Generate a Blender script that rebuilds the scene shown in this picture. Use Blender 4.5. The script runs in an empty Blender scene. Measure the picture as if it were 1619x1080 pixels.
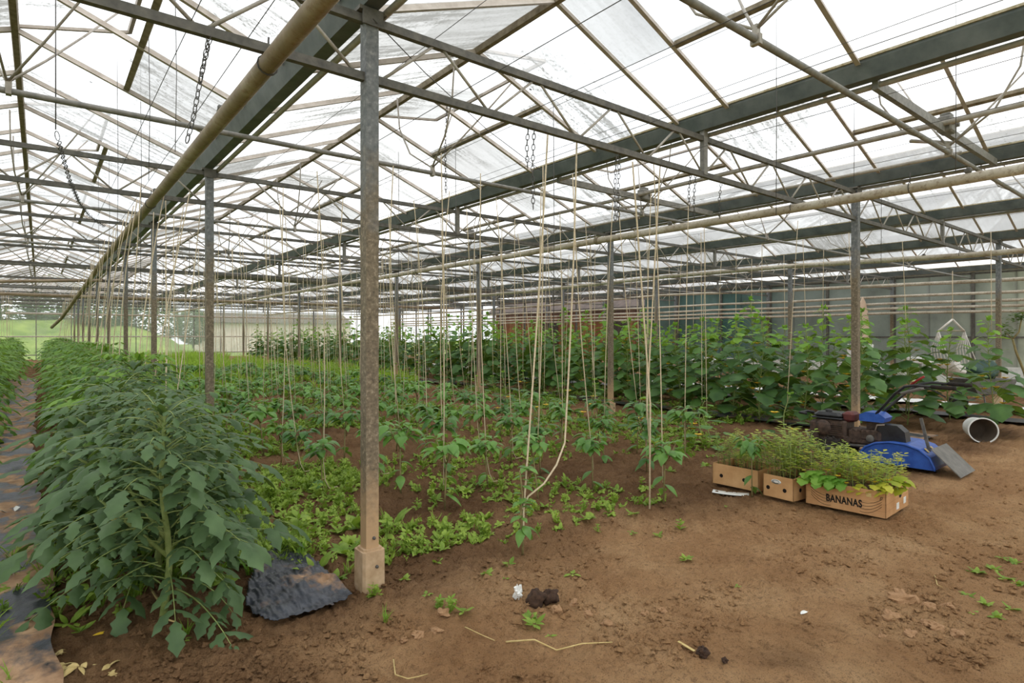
import bpy, math, random
import numpy as np
from mathutils import Vector, Matrix
R = random.Random(7)
C = bpy.context.scene.collection
PI = math.pi
EYE = 1.38
YAW = math.radians(38.46)
SY, CY = math.sin(YAW), math.cos(YAW)
FPX = 940.0
V = Vector

def ray(px, py):
    s = (px - 809.5) / FPX
    return V((SY + s * CY, CY - s * SY, (530.0 - py) / FPX))

def gp(px, py, z=0.0):
    """point of the ground plane (height z) seen at a pixel of the photograph"""
    r = ray(px, py)
    t = (z - EYE) / r.z
    return V((r.x * t, r.y * t, z))

def dp(px, py, d):
    r = ray(px, py)
    return V((r.x * d, r.y * d, EYE + r.z * d))

ORD = 'first second third fourth fifth sixth seventh eighth ninth tenth eleventh twelfth thirteenth fourteenth fifteenth sixteenth seventeenth eighteenth nineteenth'.split()
TENS = {2: 'twenty', 3: 'thirty', 4: 'forty', 5: 'fifty', 6: 'sixty', 7: 'seventy', 8: 'eighty', 9: 'ninety'}
TENTH = {2: 'twentieth', 3: 'thirtieth', 4: 'fortieth', 5: 'fiftieth', 6: 'sixtieth', 7: 'seventieth', 8: 'eightieth', 9: 'ninetieth'}
def ow(n):
    if n == 100: return 'hundredth'
    if n > 100: return 'hundred-' + ow(n - 100)
    if n < 20: return ORD[n - 1]
    if n % 10 == 0: return TENTH[n // 10]
    return TENS[n // 10] + '-' + ORD[n % 10 - 1]

# ------------------------------------------------------------------ mesh builder
class MB:
    def __init__(s): s.v = []; s.f = []
    def box(s, c, d, rot=None):
        n = len(s.v); c = V(c)
        for x in (-.5, .5):
            for y in (-.5, .5):
                for z in (-.5, .5):
                    p = V((x * d[0], y * d[1], z * d[2]))
                    if rot is not None: p = rot @ p
                    s.v.append(c + p)
        for q in ((0, 1, 3, 2), (4, 6, 7, 5), (0, 4, 5, 1), (2, 3, 7, 6), (0, 2, 6, 4), (1, 5, 7, 3)):
            s.f.append(tuple(n + i for i in q))
        return s
    def bbox(s, c, d, b, rot=None):
        """box with chamfered edges"""
        c = V(c); n = len(s.v); hx, hy, hz = d[0] / 2, d[1] / 2, d[2] / 2
        ring = [(hx - b, hy), (hx, hy - b), (hx, -hy + b), (hx - b, -hy), (-hx + b, -hy), (-hx, -hy + b), (-hx, hy - b), (-hx + b, hy)]
        for z, k in ((-hz, b), (-hz + b, 0), (hz - b, 0), (hz, b)):
            for x, y in ring:
                p = V((x - math.copysign(k, x), y - math.copysign(k, y), z))
                if rot is not None: p = rot @ p
                s.v.append(c + p)
        for k in range(3):
            for i in range(8):
                j = (i + 1) % 8
                s.f.append((n + k * 8 + i, n + k * 8 + i + 8, n + k * 8 + j + 8, n + k * 8 + j))
        s.f.append(tuple(n + i for i in range(8))); s.f.append(tuple(n + 24 + 7 - i for i in range(8)))
        return s
    def tube(s, pts, r, n=6, caps=True, r2=None):
        pts = [V(p) for p in pts]; m = len(pts); base = len(s.v)
        rr = r if isinstance(r, (list, tuple)) else [r + ((r2 if r2 is not None else r) - r) * i / max(1, m - 1) for i in range(m)]
        d = (pts[1] - pts[0]).normalized()
        a = d.orthogonal().normalized()
        for i, p in enumerate(pts):
            if i == 0: t = pts[1] - pts[0]
            elif i == m - 1: t = pts[-1] - pts[-2]
            else: t = (pts[i + 1] - pts[i]).normalized() + (pts[i] - pts[i - 1]).normalized()
            t = t.normalized() if t.length > 1e-9 else d
            a = (a - t * a.dot(t)); a = a.normalized() if a.length > 1e-6 else t.orthogonal().normalized()
            b = t.cross(a)
            for k in range(n):
                th = 2 * PI * k / n
                s.v.append(p + (a * math.cos(th) + b * math.sin(th)) * rr[i])
        for i in range(m - 1):
            for k in range(n):
                k2 = (k + 1) % n
                s.f.append((base + i * n + k, base + i * n + k2, base + (i + 1) * n + k2, base + (i + 1) * n + k))
        if caps:
            s.f.append(tuple(base + n - 1 - k for k in range(n)))
            s.f.append(tuple(base + (m - 1) * n + k for k in range(n)))
        return s
    def prism(s, prof, p0, p1, ux, uz):
        """profile list of (a,b) in axes ux,uz extruded from p0 to p1"""
        p0, p1, ux, uz = V(p0), V(p1), V(ux), V(uz); n = len(s.v); m = len(prof)
        for p in (p0, p1):
            for a, b in prof: s.v.append(p + ux * a + uz * b)
        for i in range(m):
            j = (i + 1) % m
            s.f.append((n + i, n + j, n + m + j, n + m + i))
        s.f.append(tuple(n + m - 1 - i for i in range(m))); s.f.append(tuple(n + m + i for i in range(m)))
        return s
    def lathe(s, prof, c=(0, 0, 0), n=20, rot=None):
        c = V(c); base = len(s.v); m = len(prof)
        for r, z in prof:
            for k in range(n):
                th = 2 * PI * k / n
                p = V((r * math.cos(th), r * math.sin(th), z))
                if rot is not None: p = rot @ p
                s.v.append(c + p)
        for i in range(m - 1):
            for k in range(n):
                k2 = (k + 1) % n
                s.f.append((base + i * n + k, base + i * n + k2, base + (i + 1) * n + k2, base + (i + 1) * n + k))
        return s
    def quad(s, a, b, c, d):
        n = len(s.v); s.v += [V(a), V(b), V(c), V(d)]; s.f.append((n, n + 1, n + 2, n + 3)); return s
    def grid(s, pts, nu, nv):
        n = len(s.v); s.v += [V(p) for p in pts]
        for i in range(nu - 1):
            for j in range(nv - 1):
                s.f.append((n + i * nv + j, n + (i + 1) * nv + j, n + (i + 1) * nv + j + 1, n + i * nv + j + 1))
        return s
    def blob(s, c, r, rnd, n=1, squash=(1, 1, 1), jit=.25):
        """rough lump: a bumpy uv ball"""
        c = V(c); nu, nv = 7 + n * 3, 5 + n * 2; base = len(s.v)
        ph = [rnd.uniform(0, 6.28) for _ in range(6)]
        s.v.append(c + V((0, 0, -r * squash[2])))
        for j in range(1, nv):
            la = -PI / 2 + PI * j / nv
            for i in range(nu):
                lo = 2 * PI * i / nu
                k = 1 + jit * (math.sin(3 * lo + ph[0]) * math.cos(2 * la + ph[1]) * .5 + math.sin(2 * lo + 4 * la + ph[2]) * .4 + rnd.uniform(-.35, .35))
                s.v.append(c + V((math.cos(la) * math.cos(lo) * r * squash[0] * k, math.cos(la) * math.sin(lo) * r * squash[1] * k, math.sin(la) * r * squash[2] * k)))
        s.v.append(c + V((0, 0, r * squash[2]))); top = len(s.v) - 1
        for i in range(nu):
            i2 = (i + 1) % nu
            s.f.append((base, base + 1 + i2, base + 1 + i))
            s.f.append((top, base + 1 + (nv - 2) * nu + i, base + 1 + (nv - 2) * nu + i2))
            for j in range(nv - 2):
                a = base + 1 + j * nu
                s.f.append((a + i, a + i2, a + nu + i2, a + nu + i))
        return s
    def leaf(s, b, d, L, W, droop, prof, fold=.3, curl=0.0):
        p = V(b); d = V(d).normalized(); n = len(prof) - 1
        sd = d.cross(V((0, 0, 1)))
        if sd.length < .05: sd = V((1, 0, 0))
        sd.normalize()
        if curl: sd = (sd + V((0, 0, curl))).normalized()
        st = L / n; prev = None; base = len(s.v)
        for k in range(n + 1):
            w = W * prof[k]; nr = sd.cross(d)
            if w == 0:
                cur = (len(s.v),); s.v.append(p.copy())
            else:
                i = len(s.v); cur = (i, i + 1, i + 2)
                s.v.append(p + sd * w - nr * (fold * w)); s.v.append(p.copy()); s.v.append(p - sd * w - nr * (fold * w))
            if prev:
                if len(prev) == 3 and len(cur) == 3:
                    s.f.append((prev[0], prev[1], cur[1], cur[0])); s.f.append((prev[1], prev[2], cur[2], cur[1]))
                elif len(prev) == 1 and len(cur) == 3:
                    s.f.append((prev[0], cur[1], cur[0])); s.f.append((prev[0], cur[2], cur[1]))
                elif len(prev) == 3:
                    s.f.append((prev[0], prev[1], cur[0])); s.f.append((prev[1], prev[2], cur[0]))
            prev = cur
            p = p + d * st
            d = (d + V((0, 0, -droop / n))).normalized()
        return s
    def mesh(s, name, mat, smooth=True):
        me = bpy.data.meshes.new(name)
        me.from_pydata([tuple(v) for v in s.v], [], s.f)
        if mat: me.materials.append(mat)
        if smooth: me.polygons.foreach_set('use_smooth', [True] * len(me.polygons))
        me.update()
        return me
    def build(s, name, mat, parent=None, loc=(0, 0, 0), smooth=True):
        o = bpy.data.objects.new(name, s.mesh(name, mat, smooth)); C.objects.link(o)
        o.location = loc
        if parent: o.parent = parent
        return o

def put(name, me, parent=None, loc=(0, 0, 0), rz=0.0, sc=None):
    o = bpy.data.objects.new(name, me); C.objects.link(o); o.location = loc
    if rz: o.rotation_euler = (0, 0, rz)
    if sc: o.scale = sc if isinstance(sc, (tuple, list)) else (sc,) * 3
    if parent: o.parent = parent
    return o
def tag(o, label=None, cat=None, group=None, kind=None):
    if label: o['label'] = label
    if cat: o['category'] = cat
    if group: o['group'] = group
    if kind: o['kind'] = kind
    return o
def thing(name, label, cat, loc=(0, 0, 0), rz=0.0, group=None, sc=None):
    o = bpy.data.objects.new(name, None); C.objects.link(o); o.empty_display_size = .1
    o.location = loc; o.rotation_euler = (0, 0, rz)
    if sc: o.scale = sc if isinstance(sc, (tuple, list)) else (sc,) * 3
    return tag(o, label, cat, group)

# ------------------------------------------------------------------ numpy noise
def _hash(ix, iy, seed):
    h = (ix.astype(np.int64) * 374761393 + iy.astype(np.int64) * 668265263 + seed * 1442695041) & 0x7fffffff
    h = ((h ^ (h >> 13)) * 1274126177) & 0x7fffffff
    return ((h ^ (h >> 16)) & 0xffff) / 65535.0
def vnoise(x, y, seed=0):
    ix, iy = np.floor(x), np.floor(y); fx, fy = x - ix, y - iy
    fx = fx * fx * (3 - 2 * fx); fy = fy * fy * (3 - 2 * fy)
    a, b = _hash(ix, iy, seed), _hash(ix + 1, iy, seed)
    c, d = _hash(ix, iy + 1, seed), _hash(ix + 1, iy + 1, seed)
    return (a + (b - a) * fx) * (1 - fy) + (c + (d - c) * fx) * fy
def fbm(x, y, o=4, seed=0):
    s = 0; a = .5
    for k in range(o):
        s = s + a * vnoise(x * 2 ** k, y * 2 ** k, seed + k * 17); a *= .5
    return s
def sstep(a, b, t):
    t = np.clip((t - a) / (b - a), 0, 1); return t * t * (3 - 2 * t)
def bedmask(x, y):
    n = fbm(x * .9, y * .9, 3, 5) - .45
    b = sstep(2.45, 3.15, y + n * 1.0 + .75 * sstep(5.2, 6.6, x))
    b = np.maximum(b, .75 * sstep(1.15, .7, x + n * .5))
    spots = sstep(.6, .7, fbm(x * .8 + 3, y * .8 + 9, 3, 40)) * .9
    return np.clip(np.maximum(b * (.72 + .5 * n), spots), 0, 1)
def ground(x, y):
    x = np.asarray(x, float); y = np.asarray(y, float)
    b = bedmask(x, y)
    z = (fbm(x * .7, y * .7, 3, 1) - .45) * .07 + (fbm(x * 2.6, y * 2.6, 3, 8) - .45) * .035
    cl = np.abs(fbm(x * 5, y * 5, 3, 2) - .45)
    fine = fbm(x * 17, y * 17, 3, 3) - .45
    z = z + cl * (.06 + .11 * b) * .8 + fine * (.036 + .042 * b)
    tiny = np.abs(fbm(x * 41 + 7, y * 41, 2, 4) - .38)
    z = z + (tiny - .12) * (.060 + .040 * b)
    z = z + .05 * np.exp(-((x - .5) / .35) ** 2)          # mound of the tomato row
    return z - .02
def gz(x, y): return float(ground(np.array([x]), np.array([y]))[0])

# ------------------------------------------------------------------ materials
def srgb(r, g, b):
    f = lambda c: (c / 255 / 12.92) if c / 255 <= .04045 else ((c / 255 + .055) / 1.055) ** 2.4
    return (f(r), f(g), f(b), 1)
class NT:
    def __init__(s, name):
        s.m = bpy.data.materials.new(name); s.m.use_nodes = True; s.t = s.m.node_tree; s.t.nodes.clear()
        s.out = s.n('ShaderNodeOutputMaterial')
    def n(s, t, **k):
        x = s.t.nodes.new(t)
        for a, b in k.items(): setattr(x, a, b)
        return x
    def l(s, a, b): s.t.links.new(a, b)
    def noise(s, scale, detail=4, rough=.55, vec=None, dist=0.0):
        x = s.n('ShaderNodeTexNoise'); x.inputs['Scale'].default_value = scale; x.inputs['Detail'].default_value = detail
        x.inputs['Roughness'].default_value = rough; x.inputs['Distortion'].default_value = dist
        if vec is not None: s.l(vec, x.inputs['Vector'])
        return x.outputs['Fac']
    def ramp(s, fac, stops):
        x = s.n('ShaderNodeValToRGB'); e = x.color_ramp.elements
        e[0].position, e[0].color = stops[0]; e[1].position, e[1].color = stops[-1]
        for p, c in stops[1:-1]:
            k = e.new(p); k.color = c
        s.l(fac, x.inputs['Fac']); return x.outputs['Color']
    def mix(s, fac, a, b, bt='MIX'):
        x = s.n('ShaderNodeMix', data_type='RGBA', blend_type=bt)
        for v, i in ((fac, 0), (a, 6), (b, 7)):
            if isinstance(v, (int, float)): x.inputs[i].default_value = v
            elif isinstance(v, tuple): x.inputs[i].default_value = v
            else: s.l(v, x.inputs[i])
        return x.outputs[2]
    def math(s, op, a, b=0.0, clamp=False):
        x = s.n('ShaderNodeMath', operation=op, use_clamp=clamp)
        for v, i in ((a, 0), (b, 1)):
            if isinstance(v, (int, float)): x.inputs[i].default_value = v
            else: s.l(v, x.inputs[i])
        return x.outputs[0]
    def coord(s, which='Object', scale=None, rot=None):
        c = s.n('ShaderNodeTexCoord').outputs[which]
        if scale:
            m = s.n('ShaderNodeMapping'); m.inputs['Scale'].default_value = scale; s.l(c, m.inputs['Vector']); c = m.outputs['Vector']
        return c
    def pos(s, scale=None):
        c = s.n('ShaderNodeNewGeometry').outputs['Position']
        if scale:
            m = s.n('ShaderNodeMapping'); m.inputs['Scale'].default_value = scale; s.l(c, m.inputs['Vector']); c = m.outputs['Vector']
        return c
    def bsdf(s, col, rough=.6, metal=0.0, spec=.5, bump=None, bs=.3, bd=.01, **k):
        b = s.n('ShaderNodeBsdfPrincipled')
        if isinstance(col, tuple): b.inputs['Base Color'].default_value = col
        else: s.l(col, b.inputs['Base Color'])
        if isinstance(rough, (int, float)): b.inputs['Roughness'].default_value = rough
        else: s.l(rough, b.inputs['Roughness'])
        b.inputs['Metallic'].default_value = metal; b.inputs['Specular IOR Level'].default_value = spec
        if bump is not None:
            u = s.n('ShaderNodeBump'); u.inputs['Strength'].default_value = bs; u.inputs['Distance'].default_value = bd
            s.l(bump, u.inputs['Height']); s.l(u.outputs['Normal'], b.inputs['Normal'])
        return b.outputs[0]
    def done(s, sh): s.l(sh, s.out.inputs['Surface']); return s.m

def simple(name, c1, c2, rough=.6, scale=8.0, metal=0.0, spec=.4, bs=.15):
    t = NT(name); v = t.coord('Object')
    f = t.noise(scale, 5, .6, v)
    col = t.ramp(f, [(.3, c1), (.7, c2)])
    return t.done(t.bsdf(col, rough, metal, spec, bump=f, bs=bs, bd=.005))

def m_soil():
    t = NT('soil'); v = t.pos()
    a = t.n('ShaderNodeVertexColor', layer_name='bed').outputs['Color']
    n1 = t.noise(1.6, 6, .6, v); n2 = t.noise(34, 10, .8, v, .3); n3 = t.noise(150, 5, .75, v)
    dry = t.ramp(n1, [(.3, srgb(186, 140, 97)), (.5, srgb(210, 164, 118)), (.72, srgb(234, 191, 143))])
    wet = t.ramp(n1, [(.3, srgb(88, 62, 42)), (.7, srgb(138, 103, 73))])
    col = t.mix(a, dry, wet)
    col = t.mix(t.ramp(n2, [(.34, (.7, .7, .7, 1)), (.48, (0, 0, 0, 1))]), col, srgb(104, 77, 55))
    col = t.mix(t.ramp(n3, [(.56, (0, 0, 0, 1)), (.70, (.6, .6, .6, 1))]), col, srgb(204, 172, 138))
    col = t.mix(t.ramp(n3, [(.34, (.75, .75, .75, 1)), (.46, (0, 0, 0, 1))]), col, srgb(84, 60, 42))
    h = t.math('ADD', t.math('MULTIPLY', n2, 1.0), t.math('MULTIPLY', n3, .45))
    return t.done(t.bsdf(col, .95, 0, .15, bump=h, bs=1.0, bd=.035))

def m_leaf(name, c1, c2, trans=.35, var=.35, rough=.5, spec=.35):
    t = NT(name); v = t.coord('Object')
    rnd = t.n('ShaderNodeObjectInfo').outputs['Random']
    f = t.noise(9, 3, .5, v)
    g = t.math('ADD', t.math('MULTIPLY', f, 1.0 - var), t.math('MULTIPLY', rnd, var))
    col = t.ramp(g, [(.28, c1), (.72, c2)])
    fine = t.noise(60, 2, .5, v)
    b = t.bsdf(col, rough, 0, spec, bump=fine, bs=.25, bd=.004)
    tr = t.n('ShaderNodeBsdfTranslucent'); 
    tc = t.mix(.55, col, srgb(170, 200, 60)); t.l(tc, tr.inputs['Color'])
    mx = t.n('ShaderNodeMixShader'); mx.inputs[0].default_value = trans
    t.l(b, mx.inputs[1]); t.l(tr.outputs[0], mx.inputs[2])
    return t.done(mx.outputs[0])

def m_glass(name, clean_t, dirt_amount, tint, along='X', grey=(.215, .215, .20, 1), cut=.0):
    """old horticultural glass: clear, chalky and dirty in panes and streaks"""
    t = NT(name); p = t.pos()
    sep = t.n('ShaderNodeSeparateXYZ'); t.l(p, sep.inputs[0])
    # one number per pane
    cy = t.math('FLOOR', t.math('DIVIDE', t.math('SUBTRACT', sep.outputs['Y'], 3.30), 1.025))
    cx = t.math('FLOOR', t.math('DIVIDE', t.math('SUBTRACT', sep.outputs['X'], 1.44), .80))
    cmb = t.n('ShaderNodeCombineXYZ'); t.l(cx, cmb.inputs[0]); t.l(cy, cmb.inputs[1])
    wn = t.n('ShaderNodeTexWhiteNoise', noise_dimensions='2D'); t.l(cmb.outputs[0], wn.inputs['Vector'])
    st = t.noise(1.0, 5, .65, t.pos((1.3, 14, 1.3)))
    big = t.noise(.55, 3, .5, p); fine = t.noise(38, 4, .7, p)
    pane = t.ramp(wn.outputs['Value'], [(.58, (0, 0, 0, 1)), (.92, (1, 1, 1, 1))])
    streak = t.ramp(st, [(.44, (0, 0, 0, 1)), (.60, (1, 1, 1, 1))])
    speck = t.ramp(fine, [(.50, (0, 0, 0, 1)), (.62, (1, 1, 1, 1))])
    bigr = t.ramp(big, [(.42, (.12, .12, .12, 1)), (.62, (1, 1, 1, 1))])
    d = t.math('ADD', t.math('MULTIPLY', pane, .55), t.math('MULTIPLY', t.math('ADD', t.math('MULTIPLY', streak, .75), t.math('MULTIPLY', speck, .55)), bigr))
    d = t.math('MULTIPLY', d, dirt_amount, True)
    vo = t.n('ShaderNodeTexVoronoi'); vo.inputs['Scale'].default_value = 2.3; t.l(t.pos((1, 1, 0)), vo.inputs['Vector'])
    dots = t.ramp(vo.outputs['Distance'], [(.024, (1, 1, 1, 1)), (.036, (0, 0, 0, 1))])
    tr = t.n('ShaderNodeBsdfTransparent'); t.l(t.mix(d, (.84, .85, .85, 1), (.36, .36, .345, 1)), tr.inputs['Color'])
    tl = t.n('ShaderNodeBsdfTranslucent'); t.l(t.mix(d, tint, grey), tl.inputs['Color'])
    fac = t.math('ADD', t.math('MULTIPLY', d, .55), 1 - clean_t, True)
    mx = t.n('ShaderNodeMixShader'); t.l(fac, mx.inputs[0]); t.l(tr.outputs[0], mx.inputs[1]); t.l(tl.outputs[0], mx.inputs[2])
    moss = t.n('ShaderNodeBsdfDiffuse'); moss.inputs['Color'].default_value = srgb(60, 60, 50)
    m2 = t.n('ShaderNodeMixShader'); t.l(t.math('MULTIPLY', dots, .9), m2.inputs[0]); t.l(mx.outputs[0], m2.inputs[1]); t.l(moss.outputs[0], m2.inputs[2])
    return t.done(m2.outputs[0])

def m_post():
    t = NT('galvanised_post'); v = t.coord('Object'); p = t.pos()
    sep = t.n('ShaderNodeSeparateXYZ'); t.l(p, sep.inputs[0])
    sp = t.n('ShaderNodeTexVoronoi'); sp.inputs['Scale'].default_value = 55; t.l(v, sp.inputs['Vector'])
    galv = t.ramp(t.noise(30, 5, .7, v), [(.3, srgb(92, 96, 100)), (.55, srgb(126, 128, 130)), (.75, srgb(168, 168, 166))])
    rust = t.ramp(t.noise(45, 5, .75, v), [(.32, srgb(92, 82, 68)), (.55, srgb(132, 118, 98)), (.72, srgb(182, 168, 146))])
    w = t.math('ADD', t.math('MULTIPLY', t.noise(6, 4, .6, v), 1.4), sep.outputs['Z'])
    col = t.mix(t.ramp(t.math('MULTIPLY', w, .25), [(.66, (1, 1, 1, 1)), (.80, (0, 0, 0, 1))]), galv, rust)
    mud = t.ramp(t.math('ADD', t.math('MULTIPLY', t.noise(14, 4, .6, v), .5), sep.outputs['Z']), [(.62, (1, 1, 1, 1)), (.90, (0, 0, 0, 1))])
    col = t.mix(mud, col, srgb(190, 158, 122))
    return t.done(t.bsdf(col, .6, .0, .35, bump=t.noise(45, 4, .7, v), bs=.25, bd=.004))

def m_pipe(name, c):
    t = NT(name); v = t.pos()
    a = t.noise(2.5, 5, .65, v); b = t.noise(26, 5, .7, v)
    sep = t.n('ShaderNodeSeparateXYZ'); t.l(t.n('ShaderNodeNewGeometry').outputs['Normal'], sep.inputs[0])
    col = t.ramp(a, [(.3, srgb(*c[0])), (.55, srgb(*c[1])), (.75, srgb(*c[2]))])
    col = t.mix(t.ramp(b, [(.5, (0, 0, 0, 1)), (.72, (.75, .75, .75, 1))]), col, srgb(120, 88, 58))
    return t.done(t.bsdf(col, .55, 0, .4, bump=b, bs=.15, bd=.003))

M = {}
M['soil'] = m_soil()
M['roof'] = m_glass('roof_glass', .66, 1.05, (.74, .75, .75, 1))
M['roofd'] = m_glass('grimy_roof_glass', .60, 1.35, (.72, .73, .72, 1))
M['side'] = m_glass('wall_glass', .84, .35, (.80, .86, .76, 1))
M['sidec'] = m_glass('clear_wall_glass', .97, .08, (.86, .88, .84, 1))
M['post'] = m_post()
M['pipe'] = m_pipe('rusty_heating_pipe', ((126, 108, 86), (156, 138, 114), (190, 176, 154)))
M['pipe2'] = m_pipe('whitened_heating_pipe', ((168, 154, 134), (204, 194, 178), (222, 216, 204)))
M['steel'] = simple('grey_steel', srgb(112, 110, 106), srgb(150, 146, 140), .55, 20)
M['steel_dark'] = simple('dark_steel', srgb(82, 80, 76), srgb(116, 112, 105), .6, 20)
M['gutter'] = simple('gutter_metal', srgb(82, 90, 90), srgb(112, 118, 117), .5, 6)
M['rim'] = simple('mossy_putty', srgb(150, 132, 88), srgb(214, 206, 184), .8, 26)
M['bar'] = simple('glazing_bar_metal', srgb(170, 158, 146), srgb(202, 192, 182), .5, 12)
M['ridge'] = simple('ridge_metal', srgb(110, 98, 76), srgb(160, 148, 126), .7, 16)
M['rod'] = simple('rod_metal', srgb(150, 142, 132), srgb(186, 178, 168), .5, 14)
M['wire'] = simple('dark_wire', srgb(64, 62, 60), srgb(100, 96, 92), .5, 30)
M['concrete'] = simple('sandy_concrete', srgb(176, 146, 112), srgb(208, 180, 148), .9, 14, bs=.4)
M['twine'] = simple('beige_twine', srgb(196, 176, 144), srgb(228, 212, 184), .9, 60)
M['tomato'] = m_leaf('tomato_leaf', srgb(46, 70, 42), srgb(100, 128, 82), .16)
M['tomato2'] = m_leaf('bright_tomato_leaf', srgb(62, 104, 38), srgb(130, 170, 68), .26)
M['pepper'] = m_leaf('pepper_leaf', srgb(62, 110, 46), srgb(124, 172, 80), .28, rough=.35, spec=.5)
M['cuc'] = m_leaf('cucumber_leaf', srgb(46, 82, 40), srgb(98, 138, 68), .20)
M['cuc_young'] = m_leaf('young_cucumber_leaf', srgb(92, 146, 48), srgb(152, 196, 84), .38)
M['weed'] = m_leaf('weed_leaf', srgb(98, 134, 44), srgb(172, 196, 84), .32, var=.12)
M['grass'] = m_leaf('grass_blade', srgb(104, 150, 46), srgb(164, 196, 70), .4)
M['herb'] = m_leaf('herb_leaf', srgb(134, 164, 58), srgb(212, 214, 98), .4)
M['herb_y'] = m_leaf('yellowing_leaf', srgb(150, 176, 52), srgb(222, 214, 84), .4)
M['stem'] = simple('green_stem', srgb(116, 136, 72), srgb(160, 172, 104), .6, 20)
M['stem_dry'] = simple('woody_stem', srgb(120, 112, 70), srgb(158, 142, 98), .7, 20)
M['yellow'] = simple('yellow_petal', srgb(236, 184, 30), srgb(250, 214, 70), .6, 30)
M['white'] = simple('white_paper', srgb(226, 226, 222), srgb(246, 246, 242), .8, 12)
M['straw'] = simple('dry_straw', srgb(190, 164, 104), srgb(220, 198, 140), .8, 30)
M['black'] = simple('black_plastic', srgb(30, 30, 32), srgb(52, 52, 54), .4, 10)
M['lump'] = simple('dark_peat', srgb(50, 36, 28), srgb(82, 60, 46), .95, 40, bs=.6)
M['clod'] = simple('soil_clod', srgb(146, 112, 80), srgb(192, 152, 114), .95, 25, bs=.6)
# ================================================================== camera, light, view
cam = bpy.data.cameras.new('camera'); co = bpy.data.objects.new('camera', cam); C.objects.link(co)
co.location = (0, 0, EYE); co.rotation_euler = (PI / 2, 0, -YAW)
cam.sensor_width = 36; cam.sensor_fit = 'HORIZONTAL'; cam.lens = 36 * FPX / 1619; cam.shift_y = -10 / 1619
cam.clip_start = .05; cam.clip_end = 400
sc = bpy.context.scene; sc.camera = co
w = bpy.data.worlds.new('overcast'); sc.world = w; w.use_nodes = True
nt = w.node_tree; nt.nodes.clear()
bg = nt.nodes.new('ShaderNodeBackground'); wo = nt.nodes.new('ShaderNodeOutputWorld')
tc = nt.nodes.new('ShaderNodeTexCoord'); nz = nt.nodes.new('ShaderNodeTexNoise'); nz.inputs['Scale'].default_value = 2.2; nz.inputs['Detail'].default_value = 4
rp = nt.nodes.new('ShaderNodeValToRGB'); rp.color_ramp.elements[0].color = (.86, .90, .95, 1); rp.color_ramp.elements[1].color = (1, 1, 1, 1)
rp.color_ramp.elements[0].position = .35; rp.color_ramp.elements[1].position = .6
nt.links.new(tc.outputs['Generated'], nz.inputs['Vector']); nt.links.new(nz.outputs['Fac'], rp.inputs['Fac'])
nt.links.new(rp.outputs['Color'], bg.inputs['Color']); nt.links.new(bg.outputs[0], wo.inputs['Surface'])
bg.inputs['Strength'].default_value = 1.45
sun = bpy.data.lights.new('overcast_sun', 'SUN'); sun.energy = .9; sun.angle = math.radians(40); sun.color = (1, .97, .92)
so = bpy.data.objects.new('overcast_sun', sun); C.objects.link(so); so.rotation_euler = (math.radians(24), math.radians(14), 0)
sc.view_settings.view_transform = 'Standard'; sc.view_settings.look = 'None'; sc.view_settings.gamma = 1.0
sc.view_settings.use_curve_mapping = False; sc.view_settings.exposure = 0.46
sc.cycles.transparent_max_bounces = 16; sc.cycles.max_bounces = 7; sc.cycles.diffuse_bounces = 3; sc.cycles.transmission_bounces = 5
sc.cycles.caustics_reflective = False; sc.cycles.caustics_refractive = False
sc.cycles.use_denoising = True

# ================================================================== grid of the house
X0, SP, D, Y0 = 1.44, 3.2, 4.0, 3.09
ROWX = [X0 + 6.4 * i for i in range(-1, 4)]           # post lines
GUTX = [X0 + 3.2 * i for i in range(-2, 7)]           # gutters
YEND, YNEAR = Y0 + 40, -3.0
ZG = EYE + 1.818; ZRIM = ZG + .13; ZR = EYE + 2.54
XL, XR = GUTX[0], GUTX[-1]
ROWN = {0: 'line beside the side glass', 1: 'line beside the tomato row', 2: 'line between the peppers and cucumbers', 3: 'line behind the cucumbers', 4: 'line along the sheeted side wall'}
SPN = {0: 'outermost span beyond the tomatoes', 1: 'span over the tomato rows', 2: 'span over the young peppers', 3: 'span over the banana box', 4: 'span over the tiller', 5: 'span over the cucumbers', 6: 'span behind the cucumbers', 7: 'span along the sheeted wall'}

# ---- ground
def axis(segs):
    out = []
    for a, b, st in segs:
        n = max(1, int(round((b - a) / st))); out += [a + (b - a) * k / n for k in range(n)]
    return np.array(out + [segs[-1][1]])
gx = axis([(XL, -1.2, .25), (-1.2, -.3, .06), (-.3, 6.2, .015), (6.6, 9.5, .05), (9.5, XR, .16)])
gy = axis([(YNEAR, .8, .3), (.8, 1.5, .05), (1.5, 4.3, .0145), (4.3, 5.2, .03), (5.2, 9, .045), (9, 16, .1), (16, YEND, .35)])
GX, GY = np.meshgrid(gx, gy, indexing='ij'); GZ = ground(GX, GY)
nx, ny = GX.shape
me = bpy.data.meshes.new('floor')
co_ = np.stack([GX.ravel(), GY.ravel(), GZ.ravel()], 1)
me.vertices.add(nx * ny); me.vertices.foreach_set('co', co_.ravel())
idx = np.arange(nx * ny).reshape(nx, ny)
q = np.stack([idx[:-1, :-1], idx[1:, :-1], idx[1:, 1:], idx[:-1, 1:]], -1).reshape(-1, 4)
me.loops.add(q.size); me.loops.foreach_set('vertex_index', q.ravel())
me.polygons.add(len(q)); me.polygons.foreach_set('loop_start', np.arange(len(q)) * 4)
me.polygons.foreach_set('use_smooth', np.ones(len(q), bool))
me.update(calc_edges=True)
at = me.color_attributes.new('bed', 'FLOAT_COLOR', 'POINT')
bm_ = bedmask(GX, GY).ravel(); at.data.foreach_set('color', np.stack([bm_, bm_, bm_, np.ones_like(bm_)], 1).ravel())
me.materials.append(M['soil']); me.validate()
fl = bpy.data.objects.new('floor', me); C.objects.link(fl); tag(fl, 'bare brown soil floor of the greenhouse', 'floor', kind='structure')

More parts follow.
